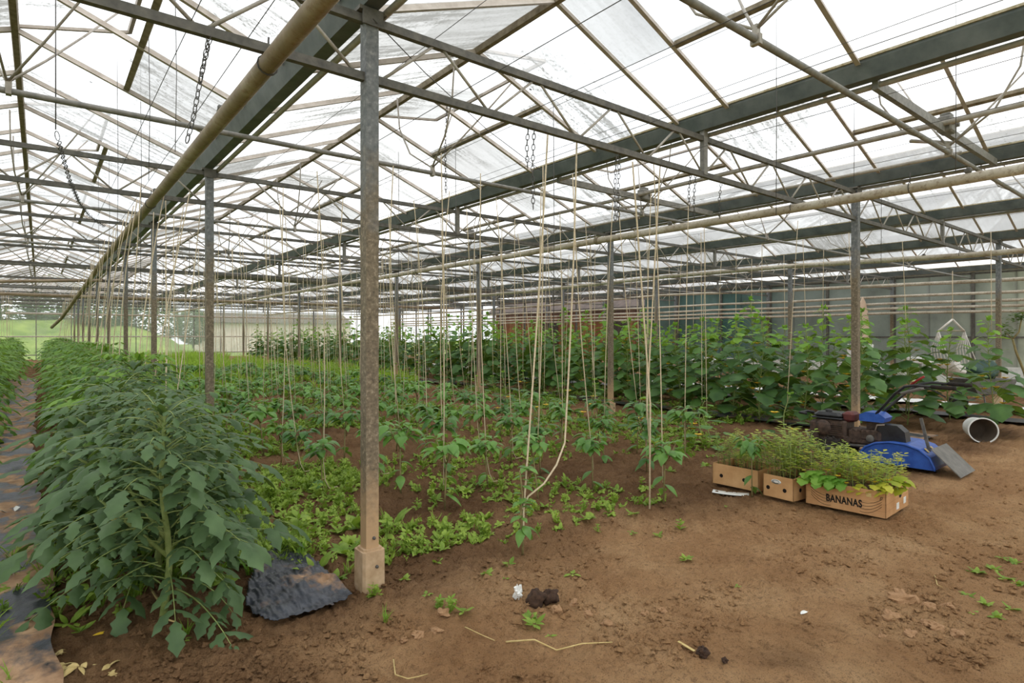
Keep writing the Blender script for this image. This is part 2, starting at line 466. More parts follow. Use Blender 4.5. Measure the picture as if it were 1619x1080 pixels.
# ---- posts
SH = MB(); PW = .075
SH.prism([(-PW/2, -PW/2), (PW/2, -PW/2), (PW/2, PW/2), (-PW/2, PW/2)], (0, 0, .20), (0, 0, ZG - .02), (1, 0, 0), (0, 1, 0))
sh_me = SH.mesh('post_shaft', M['post'], False)
FT = MB(); a = .066
pr = lambda h: [(-h, -h + .014), (-h + .014, -h), (h - .014, -h), (h, -h + .014), (h, h - .014), (h - .014, h), (-h + .014, h), (-h, h - .014)]
FT.prism(pr(a), (0, 0, -.15), (0, 0, .205), (1, 0, 0), (0, 1, 0)); FT.prism(pr(a - .012), (0, 0, .205), (0, 0, .217), (1, 0, 0), (0, 1, 0))
ft_me = FT.mesh('post_footing', M['concrete'], False)
rx = Matrix.Rotation(PI / 2, 3, 'X')
bo_me = MB().lathe([(0, .012), (.008, .010), (.0095, 0)], n=10, rot=rx).mesh('post_bolt', M['wire'])
cap_me = MB().box((0, 0, ZG - .015), (.16, .10, .02)).box((0, -.045, ZG - .055), (.12, .012, .09)).mesh('post_cap', M['steel_dark'], False)
for i in range(0, 5):
    for j in range(0, 10):
        y = Y0 + D * j
        if i == 0 and j > 2: continue
        p = thing('greenhouse_post', f'{ow(j + 1)} grey steel post, counted from the front, in the {ROWN[i]}', 'post', (ROWX[i], y, gz(ROWX[i], y) * .5), group='galvanised roof posts')
        put('shaft', sh_me, p); tag(put('footing', ft_me, p), 'sandy square concrete footing'); put('cap', cap_me, p)
        if j < 4:
            put('bolt', bo_me, p, (.008, -PW/2, .27)); put('bolt', bo_me, p, (.012, -a, .12))

# ---- trusses
ZT, ZB, HC = EYE + 1.748, EYE + 1.429, .046
L = 6.4 - PW
tc_me = MB().box((L / 2, 0, ZT), (L, HC * .8, HC)).mesh('top_chord', M['steel_dark'], False)
bc_me = MB().box((L / 2, 0, ZB), (L, HC * .8, HC)).mesh('bottom_chord', M['steel_dark'], False)
wu_me = MB().tube([(0, 0, ZB), (.37, 0, ZT)], .0095, 6).mesh('web_bar', M['rod'])
wd_me = MB().tube([(0, 0, ZT), (.37, 0, ZB)], .0095, 6).mesh('web_bar', M['rod'])
st_me = MB().box((0, 0, (ZB + ZG) / 2), (.055, .045, ZG - ZB)).mesh('gutter_strut', M['steel'], False)
for i in range(0, 4):
    for j in range(0, 10):
        t = thing('roof_truss', f'{ow(j + 1)} flat lattice truss from the front in the {["bay over the tomatoes", "bay over the peppers and boxes", "bay over the cucumbers", "bay reaching the sheeted wall"][i]}', 'roof truss',
                  (ROWX[i] + PW / 2, Y0 + D * j, 0), group='lattice roof trusses')
        put('top_chord', tc_me, t); put('bottom_chord', bc_me, t); put('gutter_strut', st_me, t, (L / 2, 0, 0))
        if i == 3 and j > 4: continue
        for k in range(8):
            x = .02 + k * (L - .04) / 8
            put('web_bar', wu_me, t, (x, 0, 0)); put('web_bar', wd_me, t, (x + .405, 0, 0))

# ---- gutters with the small condensation tube that runs beside each
for g, x in enumerate(GUTX):
    gt = thing('roof_gutter', f'dark grey metal roof gutter, {ow(g + 1)} across the house counted from the tomato side', 'gutter', (x, 0, 0), group='roof gutters')
    prof = [(-.085, ZRIM), (-.085, ZRIM - .02), (-.045, ZG), (.045, ZG), (.085, ZRIM - .02), (.085, ZRIM), (.078, ZRIM), (.04, ZG + .008), (-.04, ZG + .008), (-.078, ZRIM)]
    MB().prism(prof, (0, YNEAR, 0), (0, YEND, 0), (1, 0, 0), (0, 0, 1)).build('trough', M['gutter'], gt, smooth=False)
    for s in (-1, 1):
        MB().box((s * .088, (YNEAR + YEND) / 2, ZRIM + .008), (.02, YEND - YNEAR, .016)).build('rim', M['rim'], gt, smooth=False)
    if g: MB().tube([(.085, YNEAR + k * (YEND - YNEAR) / 12, ZG - .012 - .006 * (k % 2)) for k in range(13)], .021, 8).build('condensation_tube', M['rod'], gt)

# ---- ridges, glass slopes, glazing bars
BARS = sorted([3.30 + 1.025 * k for k in range(0, 39)] + [2.80 - 1.025 * k for k in range(0, 6)])
BARS = [b for b in BARS if YNEAR < b < YEND]
VENTS = [(.75, 2.80)] + [(3.30 + 1.025 * (1 + 4 * k), 3.30 + 1.025 * (3 + 4 * k)) for k in range(0, 9)]
EDGE = [YNEAR] + BARS + [YEND]
HX = 1.6 - .085; RISE = ZR - ZRIM; VX = .78 / 1.6     # vents reach this far down from the ridge
bar_me = {}
for s in (-1, 1):
    a, b = V((s * HX, 0, ZRIM - .005)), V((s * .02, 0, ZR - .015))
    d = (b - a).normalized(); up = V((0, 1, 0)).cross(d) * (1 if s > 0 else -1)
    if up.z < 0: up = -up
    bar_me[s] = MB().prism([(-.017, -.012), (.017, -.012), (.012, 0), (.004, .03), (-.004, .03), (-.012, 0)], a - up * .02, b - up * .02, (0, 1, 0), up).mesh('glazing_bar', M['bar'], False)
for i in range(8):
    xr = GUTX[i] + 1.6
    rg = MB().prism([(-.022, -.05), (.022, -.05), (.03, .0), (.012, .022), (-.012, .022), (-.03, .0)], (0, YNEAR, ZR), (0, YEND, ZR), (1, 0, 0), (0, 0, 1)).build('roof_ridge', M['ridge'], None, (xr, 0, 0), False)
    tag(rg, f'rusty ridge bar along the top of the {SPN[i]}', 'ridge bar', 'roof ridges')
    for s in (-1, 1):
        mb = MB()
        P = lambda y, t: V((s * (HX + (0 - HX) * t), y, ZRIM + .012 + RISE * t))
        for k in range(len(EDGE) - 1):
            y1, y2 = EDGE[k], EDGE[k + 1]
            tv = 1.0
            if s > 0 and any(v[0] - .05 < (y1 + y2) / 2 < v[1] + .05 for v in VENTS): tv = 1 - VX
            mb.quad(P(y1, 0), P(y2, 0), P(y2, tv), P(y1, tv))
        o = mb.build('ceiling', M['roofd' if s < 0 else 'roof'], None, (xr, 0, 0), False)
        tag(o, f'{"near" if s < 0 else "far"} slope of whitened roof glass in the {SPN[i]}', 'glass roof', kind='structure')
        for b in BARS:
            put('glazing_bar', bar_me[s], o, (0, b, 0))

# ---- opening roof vents on the far slope of every span
VL = .82
def vent_meshes(w, ang):
    ca, sa = math.cos(ang), math.sin(ang)
    f = lambda u, y, n=0: V((u * ca - n * sa, y, u * sa + n * ca))
    out = {}
    mb = MB()
    for y in (-w / 2, w / 2): mb.prism([(-.014, -.012), (.014, -.012), (.014, .012), (-.014, .012)], f(0, y), f(VL, y), (0, 1, 0), (-sa, 0, ca))
    mb.prism([(-.016, -.014), (.016, -.014), (.016, .014), (-.016, .014)], f(VL, -w / 2), f(VL, w / 2), (ca, 0, sa), (-sa, 0, ca))
    out['sash_frame'] = mb.mesh('sash_frame', M['bar'], False)
    mb = MB(); mb.quad(f(.02, -w / 2, .016), f(VL, -w / 2, .016), f(VL, w / 2, .016), f(.02, w / 2, .016))
    out['vent_glass'] = mb.mesh('vent_glass', M['roof'], False)
    t = math.atan2(RISE, HX)
    mb = MB(); x, z = .78, -RISE * .78 / HX
    mb.prism([(-.022, -.03), (.022, -.03), (.022, .01), (-.022, .01)], (x, -w / 2, z), (x, w / 2, z), (math.cos(t), 0, -math.sin(t)), (math.sin(t), 0, math.cos(t)))
    out['transom'] = mb.mesh('transom', M['ridge'], False)
    return out
VM = [vent_meshes(2.03, math.radians(a)) for a in (9, 2, 14)]
for i in range(1, 7):
    for k, (v0, v1) in enumerate(VENTS):
        if i > 4 and k > 6: continue
        vt = thing('roof_vent', f'{ow(k + 1)} propped open glass vent from the front in the {SPN[i]}', 'roof vent', (GUTX[i] + 1.6, (v0 + v1) / 2, ZR), group='open roof vents')
        for n_, m_ in VM[(i + k) % 3].items(): put(n_, m_, vt)

# ---- vent push tubes with their rods
ZP = EYE + 1.60
clamp_me = MB().box((0, 0, ZP + .045), (.035, .03, .07)).box((0, 0, ZP), (.03, .056, .056)).mesh('tube_clamp', M['rod'], False)
def rod(a, b, bow): 
    a, b = V(a), V(b); m = (a + b) / 2
    return MB().tube([a, a.lerp(b, .3) + V(bow), a.lerp(b, .65) + V(bow) * .9, b], .0085, 6).mesh('push_rod', M['rod'])
RM = [rod((0, .01, ZP + .06), (.66, .62, ZR + .06), (.0, .0, -.02)), rod((0, -.01, ZP + .06), (.66, -.62, ZR + .06), (0, 0, -.02)),
      rod((-.01, .01, ZP + .06), (-.10, .55, ZR - .05), (-.03, .16, -.05)), rod((-.01, -.01, ZP + .06), (-.10, -.55, ZR - .05), (-.03, -.16, -.05))]
TUBEY = [1.70] + [5.09 + 4.05 * k for k in range(0, 9)]
for k, y in enumerate(TUBEY):
    tb = thing('vent_push_tube', f'{ow(k + 1)} round cross tube from the front, carrying the forked vent rods', 'vent tube', (0, y, 0), group='vent push tubes')
    MB().tube([(XL + .1, 0, ZP), (XL / 2, 0, ZP - .008), (4, 0, ZP + .004), (10, 0, ZP - .006), (XR - .1, 0, ZP)], .021, 10).build('tube', M['steel'], tb)
    for i in range(1, 7 if k < 6 else 5):
        x = GUTX[i] + 1.6
        put('tube_clamp', clamp_me, tb, (x, 0, 0))
        for m_ in RM: put('push_rod', m_, tb, (x, 0, 0))

# ---- gear beams and the drive shaft that turns them
gb_me = MB().box((1.6, 0, ZG - .02), (3.2 - .1, .04, .07)).mesh('beam', M['steel'], False)
gr = MB(); gr.bbox((1.58, -.01, ZG + .02), (.16, .11, .14), .012); gr.bbox((1.58, -.01, ZG + .105), (.10, .08, .03), .008)
for a in (-.05, .05): gr.lathe([(0, .03), (.02, .03), (.02, 0)], (1.58 + a, -.06, ZG + .02), 10, rx)
gear_me = gr.mesh('gearbox', M['steel'], False)
rack_me = MB().tube([(.95, .06, ZP - .01), (2.0, .06, ZG - .03)], .016, 8).mesh('rack_tube', M['rod'])
for k, y in enumerate([1.72, 5.05, 9.05, 13.1]):
    b = thing('gear_beam', f'{ow(k + 1)} short beam from the front with a vent gearbox, between two gutters', 'gear beam', (GUTX[3], y, 0), group='vent gear beams')
    put('beam', gb_me, b); put('gearbox', gear_me, b); put('rack_tube', rack_me, b)
tag(MB().tube([(GUTX[3] + 1.47, .4 + k * 1.6, ZG + .02 - .008 * (k % 2)) for k in range(24)], .024, 10).build('drive_shaft', M['rod']), 'long round drive shaft turning the vent gearboxes under the banana box span', 'drive shaft')
tag(MB().tube([(GUTX[3] + 2.35, 1.8 + k * 2, ZG - .05 - .01 * (k % 2)) for k in range(18)], .018, 8).build('service_conduit', M['rod']), 'thin metal conduit beside the vent drive shaft', 'conduit')

# ---- heating pipes hung under the trusses
hang_me = MB().tube([(0, 0, .0), (.005, 0, .09)], .005, 5).tube([(-.05 * math.cos(a), 0, -.05 + .05 * math.sin(a)) for a in [k * 2 * PI / 12 for k in range(13)]], .004, 4).mesh('hanger', M['wire'])
coup_me = MB().lathe([(.046, -.03), (.056, -.03), (.056, .03), (.046, .03)], n=14, rot=rx).mesh('coupling', M['ridge'], False)
nub_me = MB().blob((0, 0, 0), .03, R, 1).mesh('air_valve', M['steel_dark'])
def hpipe(pts, r, label, cat='heating pipe', hang=(), coup=(), valve=(), grp='overhead heating pipes'):
    p = thing('heating_pipe', label, cat, pts[0], group=grp); o = V(pts[0])
    MB().tube([V(q) - o for q in pts], r, 14).build('pipe', M['pipe' if pts[0][0] < 1 else 'pipe2'], p)
    for c in hang: put('hanger', hang_me, p, V(c) - o + V((0, 0, .05)))
    for c in coup: put('coupling', coup_me, p, V(c) - o, sc=r / .045)
    for c in valve: put('air_valve', nub_me, p, V(c) - o)
    return p
zP = EYE + 1.352
hpipe([(.893, YNEAR + .3, zP), (.893, 2, zP), (.893, 5, zP + .004), (.893, 9, zP - .005), (.893, 13, zP), (.85, 16, EYE + 1.2), (.70, 19, EYE + .9), (.5, 22, EYE + .5), (.30, 24, EYE + .25)], .045,
      'thick rust-brown heating pipe sagging to a loose end above the tomato row', hang=[(.893, y, zP) for y in (Y0, Y0 + 4, Y0 + 8)], coup=[(.893, 2.05, zP), (.893, 8.4, zP)], valve=[(.893, 4.05, zP + .06), (.893, 6.75, zP + .06)])
hpipe([(6.25, YNEAR + .3, zP)] + [(6.25, 2.5 * k + .8, zP - .012 * (k % 2)) for k in range(17)], .045, 'thick white and rust-streaked heating pipe crossing above the banana box',
      hang=[(6.25, Y0 + 4 * k, zP) for k in range(9)] + [(6.25, 2.0, zP)], coup=[(6.25, 5.9, zP)], valve=[(6.25, y, zP + .06) for y in (1.56, 4.65, 8.3)])
hpipe([(11.9, YNEAR + .3, EYE + 1.29), (11.9, 3, EYE + 1.31), (11.9, 6, EYE + 1.40), (11.9, 9, EYE + 1.42), (11.9, 14, EYE + 1.36), (11.9, 25, EYE + 1.4), (11.9, 42, EYE + 1.36)], .045,
      'pale heating pipe running above the cucumber rows', hang=[(11.9, Y0 + 4 * k, EYE + 1.33) for k in range(8)], valve=[(11.9, 3.6, EYE + 1.37), (11.9, 8.6, EYE + 1.46)])
hpipe([(18.3, YNEAR + .3, EYE + 1.33), (18.3, 4, EYE + 1.34), (18.3, 9, EYE + 1.40), (18.3, 14, EYE + 1.50), (18.3, 20, EYE + 1.38), (18.3, 28, EYE + 1.30), (18.3, 42, EYE + 1.38)], .045,
      'wavy heating pipe hung between the cucumbers and the sheeted wall', hang=[(18.3, Y0 + 4 * k, EYE + 1.36) for k in range(6)], valve=[(18.3, 6.2, EYE + 1.41)])
for k, h in enumerate((1.165, .95, .80, .66)):
    hpipe([(20.3, YNEAR + .3, EYE + h)] + [(20.3, 3 * n + 1.0, EYE + h + .012 * (-1) ** n) for n in range(14)], .04, f'{ow(k + 1)} pipe from the top of the side wall heating pipes', hang=(), valve=[(20.3, 3 + 2 * k, EYE + h + .05)], grp='side wall heating pipes')
hpipe([(-1.5, YEND - .35, EYE + 1.22), (8, YEND - .35, EYE + 1.21), (XR - .4, YEND - .35, EYE + 1.22)], .055, 'upper white pipe across the far end wall', grp='end wall heating pipes').children[0].data.materials[0] = M['bar']
hpipe([(-1.5, YEND - .3, EYE - .08), (8, YEND - .3, EYE - .09), (XR - .4, YEND - .3, EYE - .08)], .035, 'lower white pipe across the far end wall', grp='end wall heating pipes').children[0].data.materials[0] = M['bar']
# brown pipe that runs across the house far down the rows
hpipe([(-4, 23.2, EYE + 1.24), (2, 23.2, EYE + 1.22), (9, 23.2, EYE + 1.22), (15, 23.2, EYE + 1.24)], .05, 'dark rusty pipe running crosswise high over the far tomato rows', grp='cross pipes')
hpipe([(-4, 19.0, EYE + 1.22), (-1.5, 19.0, EYE + 1.25), (.6, 19.0, EYE + 1.40), (1.3, 19.0, EYE + 1.45)], .04, 'brown pipe bending up across the tomato span', grp='cross pipes')
hpipe([(3.4, 17.4, EYE + 1.62), (8, 17.4, EYE + 1.58), (13, 17.4, EYE + 1.6)], .09, 'fat grey duct pipe crossing high above the far pepper rows', grp='cross pipes').children[0].data.materials[0] = M['steel']

# ================================================================== walls
def frame_bars(mb, axis_, at, lo, hi, step, z0, z1, th=.04):
    n = int(round((hi - lo) / step))
    for k in range(n + 1):
        u = lo + (hi - lo) * k / n
        c = (u, at, (z0 + z1) / 2) if axis_ == 'x' else (at, u, (z0 + z1) / 2)
        mb.box(c, (th, th, z1 - z0))
# far end wall: glass with gables, mullions
mb = MB()
for i in range(8):
    a, b = GUTX[i], GUTX[i + 1]; c = (a + b) / 2
    mb.quad((a, YEND, .0), (b, YEND, 0), (b, YEND, ZRIM), (a, YEND, ZRIM))
    n = len(mb.v); mb.v += [V((a, YEND, ZRIM)), V((b, YEND, ZRIM)), V((c, YEND, ZR))]; mb.f.append((n, n + 1, n + 2))
wf = mb.build('wall_far', M['side'], None, smooth=False); tag(wf, 'far glazed gable wall with green hillside behind it', 'glass wall', kind='structure')
mb = MB(); frame_bars(mb, 'x', YEND - .03, XL, XR, 1.6, 0, ZRIM, .045)
for z in (.25, 1.3, ZG - .05): mb.box(((XL + XR) / 2, YEND - .03, z), (XR - XL, .04, .05))
mb.build('wall_frame', M['steel'], wf, smooth=False)
mb = MB().quad((XL, YNEAR, 0), (XR, YNEAR, 0), (XR, YNEAR, ZRIM), (XL, YNEAR, ZRIM))
wn = mb.build('wall_near', M['side'], None, smooth=False); tag(wn, 'near glazed end wall behind the viewer', 'glass wall', kind='structure')
mb = MB().quad((XL, YNEAR, 0), (XL, YEND, 0), (XL, YEND, ZRIM), (XL, YNEAR, ZRIM))
wl = mb.build('wall_left', M['side'], None, smooth=False); tag(wl, 'side glass wall beyond the tomato rows', 'glass wall', kind='structure')
# sheeted side wall
def m_sheet():
    t = NT('sheeted_wall'); p = t.pos()
    s = t.n('ShaderNodeSeparateXYZ'); t.l(p, s.inputs[0])
    pan = t.math('FLOOR', t.math('DIVIDE', s.outputs['Y'], 1.02))
    wn_ = t.n('ShaderNodeTexWhiteNoise', noise_dimensions='1D'); t.l(pan, wn_.inputs['W'])
    base = t.ramp(t.math('DIVIDE', s.outputs['Y'], 20.0), [(.0, srgb(222, 224, 212)), (.20, srgb(206, 208, 196)), (.30, srgb(180, 184, 180)), (.52, srgb(160, 168, 166)), (.62, srgb(108, 142, 140)), (.86, srgb(108, 134, 132))])
    v = t.mix(.16, base, t.ramp(wn_.outputs['Value'], [(.2, srgb(84, 96, 96)), (.8, srgb(190, 192, 186))]))
    v = t.mix(t.ramp(t.noise(1.2, 5, .6, p), [(.45, (0, 0, 0, 1)), (.8, (.6, .6, .6, 1))]), v, srgb(96, 98, 88))
    b = t.bsdf(v, .55, 0, .3)
    tr = t.n('ShaderNodeBsdfTranslucent'); t.l(v, tr.inputs['Color'])
    mx = t.n('ShaderNodeMixShader'); mx.inputs[0].default_value = .5; t.l(b, mx.inputs[1]); t.l(tr.outputs[0], mx.inputs[2])
    return t.done(mx.outputs[0])
M['sheet'] = m_sheet()
XW = XR + .22
mb = MB(); k = 0; yy = YNEAR
while yy < 16.85:
    y2 = min(16.85, yy + 1.02); o = .0 if k % 2 else .02
    mb.box((XW + .03 + o, (yy + y2) / 2, .5 + (ZRIM - .5) / 2), (.02, y2 - yy + .03, ZRIM - .5)); yy = y2; k += 1
wr = mb.build('wall_right', M['sheet'], None, smooth=False); tag(wr, 'long side wall of grey and dull teal sheeting behind the cucumbers', 'wall', kind='structure')
mb = MB(); mb.box((XW + .03, (YNEAR + 16.85) / 2, .25), (.05, 16.85 - YNEAR, .50)).build('wall_skirt', M['white'], wr, smooth=False)
mb = MB(); frame_bars(mb, 'y', XW - .04, Y0 - 4, YEND - 4, 2.0, 0, ZG, .075)
for z in (1.32, ZG - .06): mb.box((XW - .02, (YNEAR + YEND) / 2, z), (.045, YEND - YNEAR, .05))
mb.build('wall_frame', M['steel_dark'], wr, smooth=False)
MB().quad((XW + .03, 16.85, 0), (XW + .03, YEND, 0), (XW + .03, YEND, ZRIM), (XW + .03, 16.85, ZRIM)).build('wall_glass', M['sidec'], wr, smooth=False)
# brown timber barn standing just outside the glass
def m_planks(name, c1, c2, ax='Y', w=.16):
    t = NT(name); p = t.pos(); s = t.n('ShaderNodeSeparateXYZ'); t.l(p, s.inputs[0])
    q = t.math('DIVIDE', s.outputs[ax], w); fr = t.math('FRACT', q); fl_ = t.math('FLOOR', q)
    wn_ = t.n('ShaderNodeTexWhiteNoise', noise_dimensions='1D'); t.l(fl_, wn_.inputs['W'])
    c = t.ramp(t.math('ADD', t.math('MULTIPLY', wn_.outputs['Value'], .5), t.math('MULTIPLY', t.noise(3, 4, .6, p), .5)), [(.25, c1), (.75, c2)])
    gap = t.ramp(fr, [(.0, (0, 0, 0, 1)), (.05, (1, 1, 1, 1)), (.95, (1, 1, 1, 1)), (1.0, (0, 0, 0, 1))])
    c = t.mix(gap, srgb(52, 34, 26), c)
    return t.done(t.bsdf(c, .8, 0, .2))
M['barn'] = m_planks('barn_planks', srgb(150, 90, 56), srgb(208, 140, 94))
M['barnroof'] = simple('barn_roof', srgb(66, 54, 48), srgb(98, 82, 74), .8, 4)
bn = thing('timber_barn', 'brown timber barn with a dark roof seen through the side glass', 'barn', (XW + 1.2, 22.9, 0))
MB().box((1.5, 0, 1.32), (3, 13.0, 2.64)).build('wall', M['barn'], bn, smooth=False)
MB().prism([(-.5, 2.60), (-.5, 2.72), (2.2, 4.1), (4.5, 2.9), (4.5, 2.78), (2.2, 3.98)], (0, -6.8, 0), (0, 6.8, 0), (1, 0, 0), (0, 0, 1)).build('roof', M['barnroof'], bn, smooth=False)
for y in (-3.5, 1.5): MB().box((-.03, y, 1.1), (.06, 1.3, 2.1)).build('door', M['barnroof'], bn, smooth=False)

# ================================================================== outside
def m_ground(name, c1, c2, s=.8):
    t = NT(name); p = t.pos(); c = t.ramp(t.noise(s, 5, .65, p), [(.3, c1), (.7, c2)]); return t.done(t.bsdf(c, .95, 0, .1))
M['lawn'] = m_ground('rough_lawn', srgb(98, 122, 58), srgb(150, 166, 90))
ln = MB().quad((-60, -40, -.25), (90, -40, -.25), (90, 120, -.25), (-60, 120, -.25)).build('lawn', M['lawn'], None, smooth=False)
tag(ln, 'rough grass outside the greenhouse', 'lawn', kind='structure')
pts = []
for i in range(25):
    for j in range(9):
        x = -32 + 42 * i / 24; y = YEND + 2.5 + 2.2 * j
        z = -.3 + 2.9 * (1 - math.cos(min(1, j / 5) * PI)) / 2 * (1 - max(0, (x - 4) / 6) ** 2) + .35 * (vnoise(np.array([x * .5]), np.array([y * .5]), 3)[0] - .5)
        pts.append((x, y, z))
bk = MB().grid(pts, 25, 9).build('grass_bank', M['lawn']); tag(bk, 'grassy bank rising behind the far glass wall', 'grass bank', kind='structure')
M['hedge'] = m_leaf('hedge_leaf', srgb(40, 66, 32), srgb(92, 120, 62), .3, .2)
PF_W = [0, .7, 1, .6, 0]
def hedge_me(seed, w, h, n, ls):
    r = random.Random(seed); mb = MB()
    for _ in range(n):
        th = r.uniform(0, 6.28); ph = math.acos(r.uniform(-1, 1)); k = r.uniform(.65, 1) ** .5
        p = V((math.sin(ph) * math.cos(th) * w * k, math.sin(ph) * math.sin(th) * w * .6 * k, h * .55 + math.cos(ph) * h * .5 * k))
        mb.leaf(p, (math.cos(th), math.sin(th), r.uniform(-.3, .6)), ls * r.uniform(.7, 1.3), ls * .32, .8, PF_W)
    return mb.mesh('foliage', M['hedge'])
HM = [hedge_me(k, 2.6, 4.6, 2600, .46) for k in range(3)]
tk_me = MB().tube([(0, 0, -.2), (.05, 0, 1.2), (0, .1, 2.6)], .12, 7, r2=.05).mesh('trunk', M['stem_dry'])
hx = [(-17, 4), (-12.5, 5.2), (-8.5, 4.4), (-5.2, 5.4), (-2.2, 4.6), (1.0, 5.0), (4.0, 4.4), (7.0, 4.2), (10.4, 3.4)]
for k, (x, h) in enumerate(hx):
    t = thing('hedge_tree', f'{ow(k + 1)} dark leafy tree from the tomato side beyond the far glass wall', 'tree', (x, YEND + 12 + (k % 3) * 1.2, 1.2 if x < 6 else .4), R.uniform(0, 6), 'trees beyond the far wall', sc=h / 5.0)
    put('foliage', HM[k % 3], t); put('trunk', tk_me, t)
M['pinkwall'] = simple('pale_render', srgb(206, 186, 176), srgb(226, 210, 200), .9, 2)
bb = thing('pale_shed', 'low pale pinkish shed far beyond the end wall', 'shed', (19, YEND + 20, 0))
MB().box((0, 0, 1.2), (14, 5, 2.9)).build('wall', M['pinkwall'], bb, smooth=False)
MB().prism([(-2.9, 2.6), (0, 3.6), (2.9, 2.6), (2.9, 2.5), (-2.9, 2.5)], (-7.2, 0, 0), (7.2, 0, 0), (0, 1, 0), (0, 0, 1)).build('roof', M['barnroof'], bb, smooth=False)
# ================================================================== plants
P_TOM = [0, .62, .50, 1, .66, .82, .34, 0]
P_TOMS = [0, .8, 1, .6, 0]
P_PEP = [0, .5, .92, 1, .78, .42, 0]
P_CUC = [.25, .95, .80, 1, .72, .80, .38, 0]
P_WEED = [0, .7, 1, .7, 0]
P_GRASS = [.7, 1, .7, 0]

def tomato(seed, h, n, ln, big, prof, lo=.12):
    """stem mesh, foliage mesh: a bushy tomato with drooping compound leaves"""
    r = random.Random(seed); st, fo = MB(), MB()
    sx, sy = r.uniform(-.05, .05), r.uniform(-.05, .05)
    axis_ = lambda z: V((sx * z / h + .015 * math.sin(z * 9 + seed), sy * z / h + .015 * math.cos(z * 7), z))
    st.tube([axis_(h * k / 7) for k in range(8)], .016 * big, 7, r2=.007)
    for q in range(2):
        a = r.uniform(0, 6.28); z0 = h * r.uniform(.25, .45)
        st.tube([axis_(z0) + V((math.cos(a), math.sin(a), 1)) * (.0 + .12 * k) * h for k in range(4)], .010 * big, 6, r2=.005)
    for i in range(n):
        u = i / (n - 1); z = h * (lo + (1 - lo) * u ** .9)
        th = i * 2.39996 + r.uniform(-.4, .4)
        l = ln * (1.05 - .55 * u ** 2.2) * r.uniform(.55, 1.18)
        up = .25 + .75 * u + r.uniform(-.35, .35)
        d = V((math.cos(th), math.sin(th), up)).normalized()
        off = V((math.cos(th), math.sin(th), 0)) * r.uniform(0, .10) * (1 - u)
        p = axis_(z) + off * (i % 3 > 0)
        pts = [p.copy()]; dirs = [d.copy()]; m = 7
        dr = r.uniform(.7, 1.35)
        for k in range(m):
            p = p + d * l / m; d = (d + V((0, 0, -dr / m))).normalized(); pts.append(p.copy()); dirs.append(d.copy())
        st.tube(pts, .004 * big, 4, caps=False, r2=.0016)
        side = d.cross(V((0, 0, 1)))
        side = side.normalized() if side.length > .05 else V((-math.sin(th), math.cos(th), 0))
        ls = l * .33
        for k, sz in ((2, .6), (3, .5), (4, 1.0), (5, .5), (6, 1.0)):
            for s in (-1, 1):
                dd = side * s * .95 + dirs[k] * .55 + V((0, 0, r.uniform(-.1, .35)))
                fo.leaf(pts[k], dd, ls * sz * r.uniform(.8, 1.15), ls * sz * .24, r.uniform(.9, 2.2), prof, r.uniform(.1, .6), r.uniform(-.35, .35))
        fo.leaf(pts[m], dirs[m] + V((0, 0, .2)), ls * 1.15, ls * .29, r.uniform(.8, 1.8), prof, .35)
    for k in range(5):
        th = k * 1.9; fo.leaf(axis_(h), (math.cos(th) * .5, math.sin(th) * .5, 1), .10, .022, 1.2, prof, .4)
    return st, fo

def flower5(r=.016):
    mb = MB()
    for k in range(5):
        a = k * 2 * PI / 5; mb.leaf((0, 0, 0), (math.cos(a), math.sin(a), .7), r * 1.5, r * .55, .9, [.3, 1, .8, 0], .1)
    return mb.mesh('blossom', M['yellow'])
FLT, FLC = flower5(.014), flower5(.048)

TOMV = []
for k in range(3):
    a, b = tomato(40 + k, 1.0, 78, .42, 1.1, P_TOM, .16); TOMV.append((a.mesh('stem', M['stem']), b.mesh('foliage', M['tomato'])))
TOMB = []
for k in range(4):
    a, b = tomato(60 + k, 1.0, 52, .42, 1, P_TOM, .08); TOMB.append((a.mesh('stem', M['stem']), b.mesh('foliage', M['tomato2'])))
TOMF = []
for k in range(3):
    a, b = tomato(80 + k, 1.0, 26, .48, 1, P_TOMS, .25); TOMF.append((a.mesh('stem', M['stem']), b.mesh('foliage', M['tomato2'])))
def tomplant(x, y, h, var, label, grp, fl=0, wide=1.0):
    t = thing('tomato_plant', label, 'tomato plant', (x, y, gz(x, y) - .01), R.uniform(0, 6.28), grp, sc=(wide, wide, h))
    put('stem', var[0], t); put('foliage', var[1], t)
    for q in range(fl):
        a = R.uniform(0, 6.28); u = R.uniform(.5, .95)
        put('blossom', FLT, t, (math.cos(a) * .3 * (1.2 - u), math.sin(a) * .3 * (1.2 - u), u), a)
    return t
TOM_A = []; y = 3.27; k = 0
while y < 33:
    x = .50 + R.uniform(-.05, .05) + (.0 if y < 5 else .10)
    h = (.99 if k < 1 else .98 if k < 3 else R.uniform(.98, 1.18))
    if k == 0: lab = 'big dark green tomato plant at the front end of the row beside the plastic path'
    else: lab = f'{ow(k + 1)} bushy tomato plant from the front in the row beside the posts'
    TOM_A.append((x, y, h)); tomplant(x, y, h, TOMV[k % 3] if k < 5 else TOMB[k % 4] if y < 12 else TOMF[k % 3], lab, 'tomato row beside the posts', 3 if y < 9 else 0, 1.04 if k == 0 else 1.22)
    y += .52 if k < 6 else .50; k += 1
TOM_B = []; y = 4.3; k = 0
while y < 33:
    x = -.92 + R.uniform(-.06, .06); h = R.uniform(1.02, 1.25)
    TOM_B.append((x, y, h)); tomplant(x, y, h, TOMB[k % 4] if y < 12 else TOMF[k % 3], f'{ow(k + 1)} tomato plant from the front in the row beyond the plastic path', 'tomato row beyond the path', 2 if y < 7 else 0, 1.12)
    y += .50; k += 1
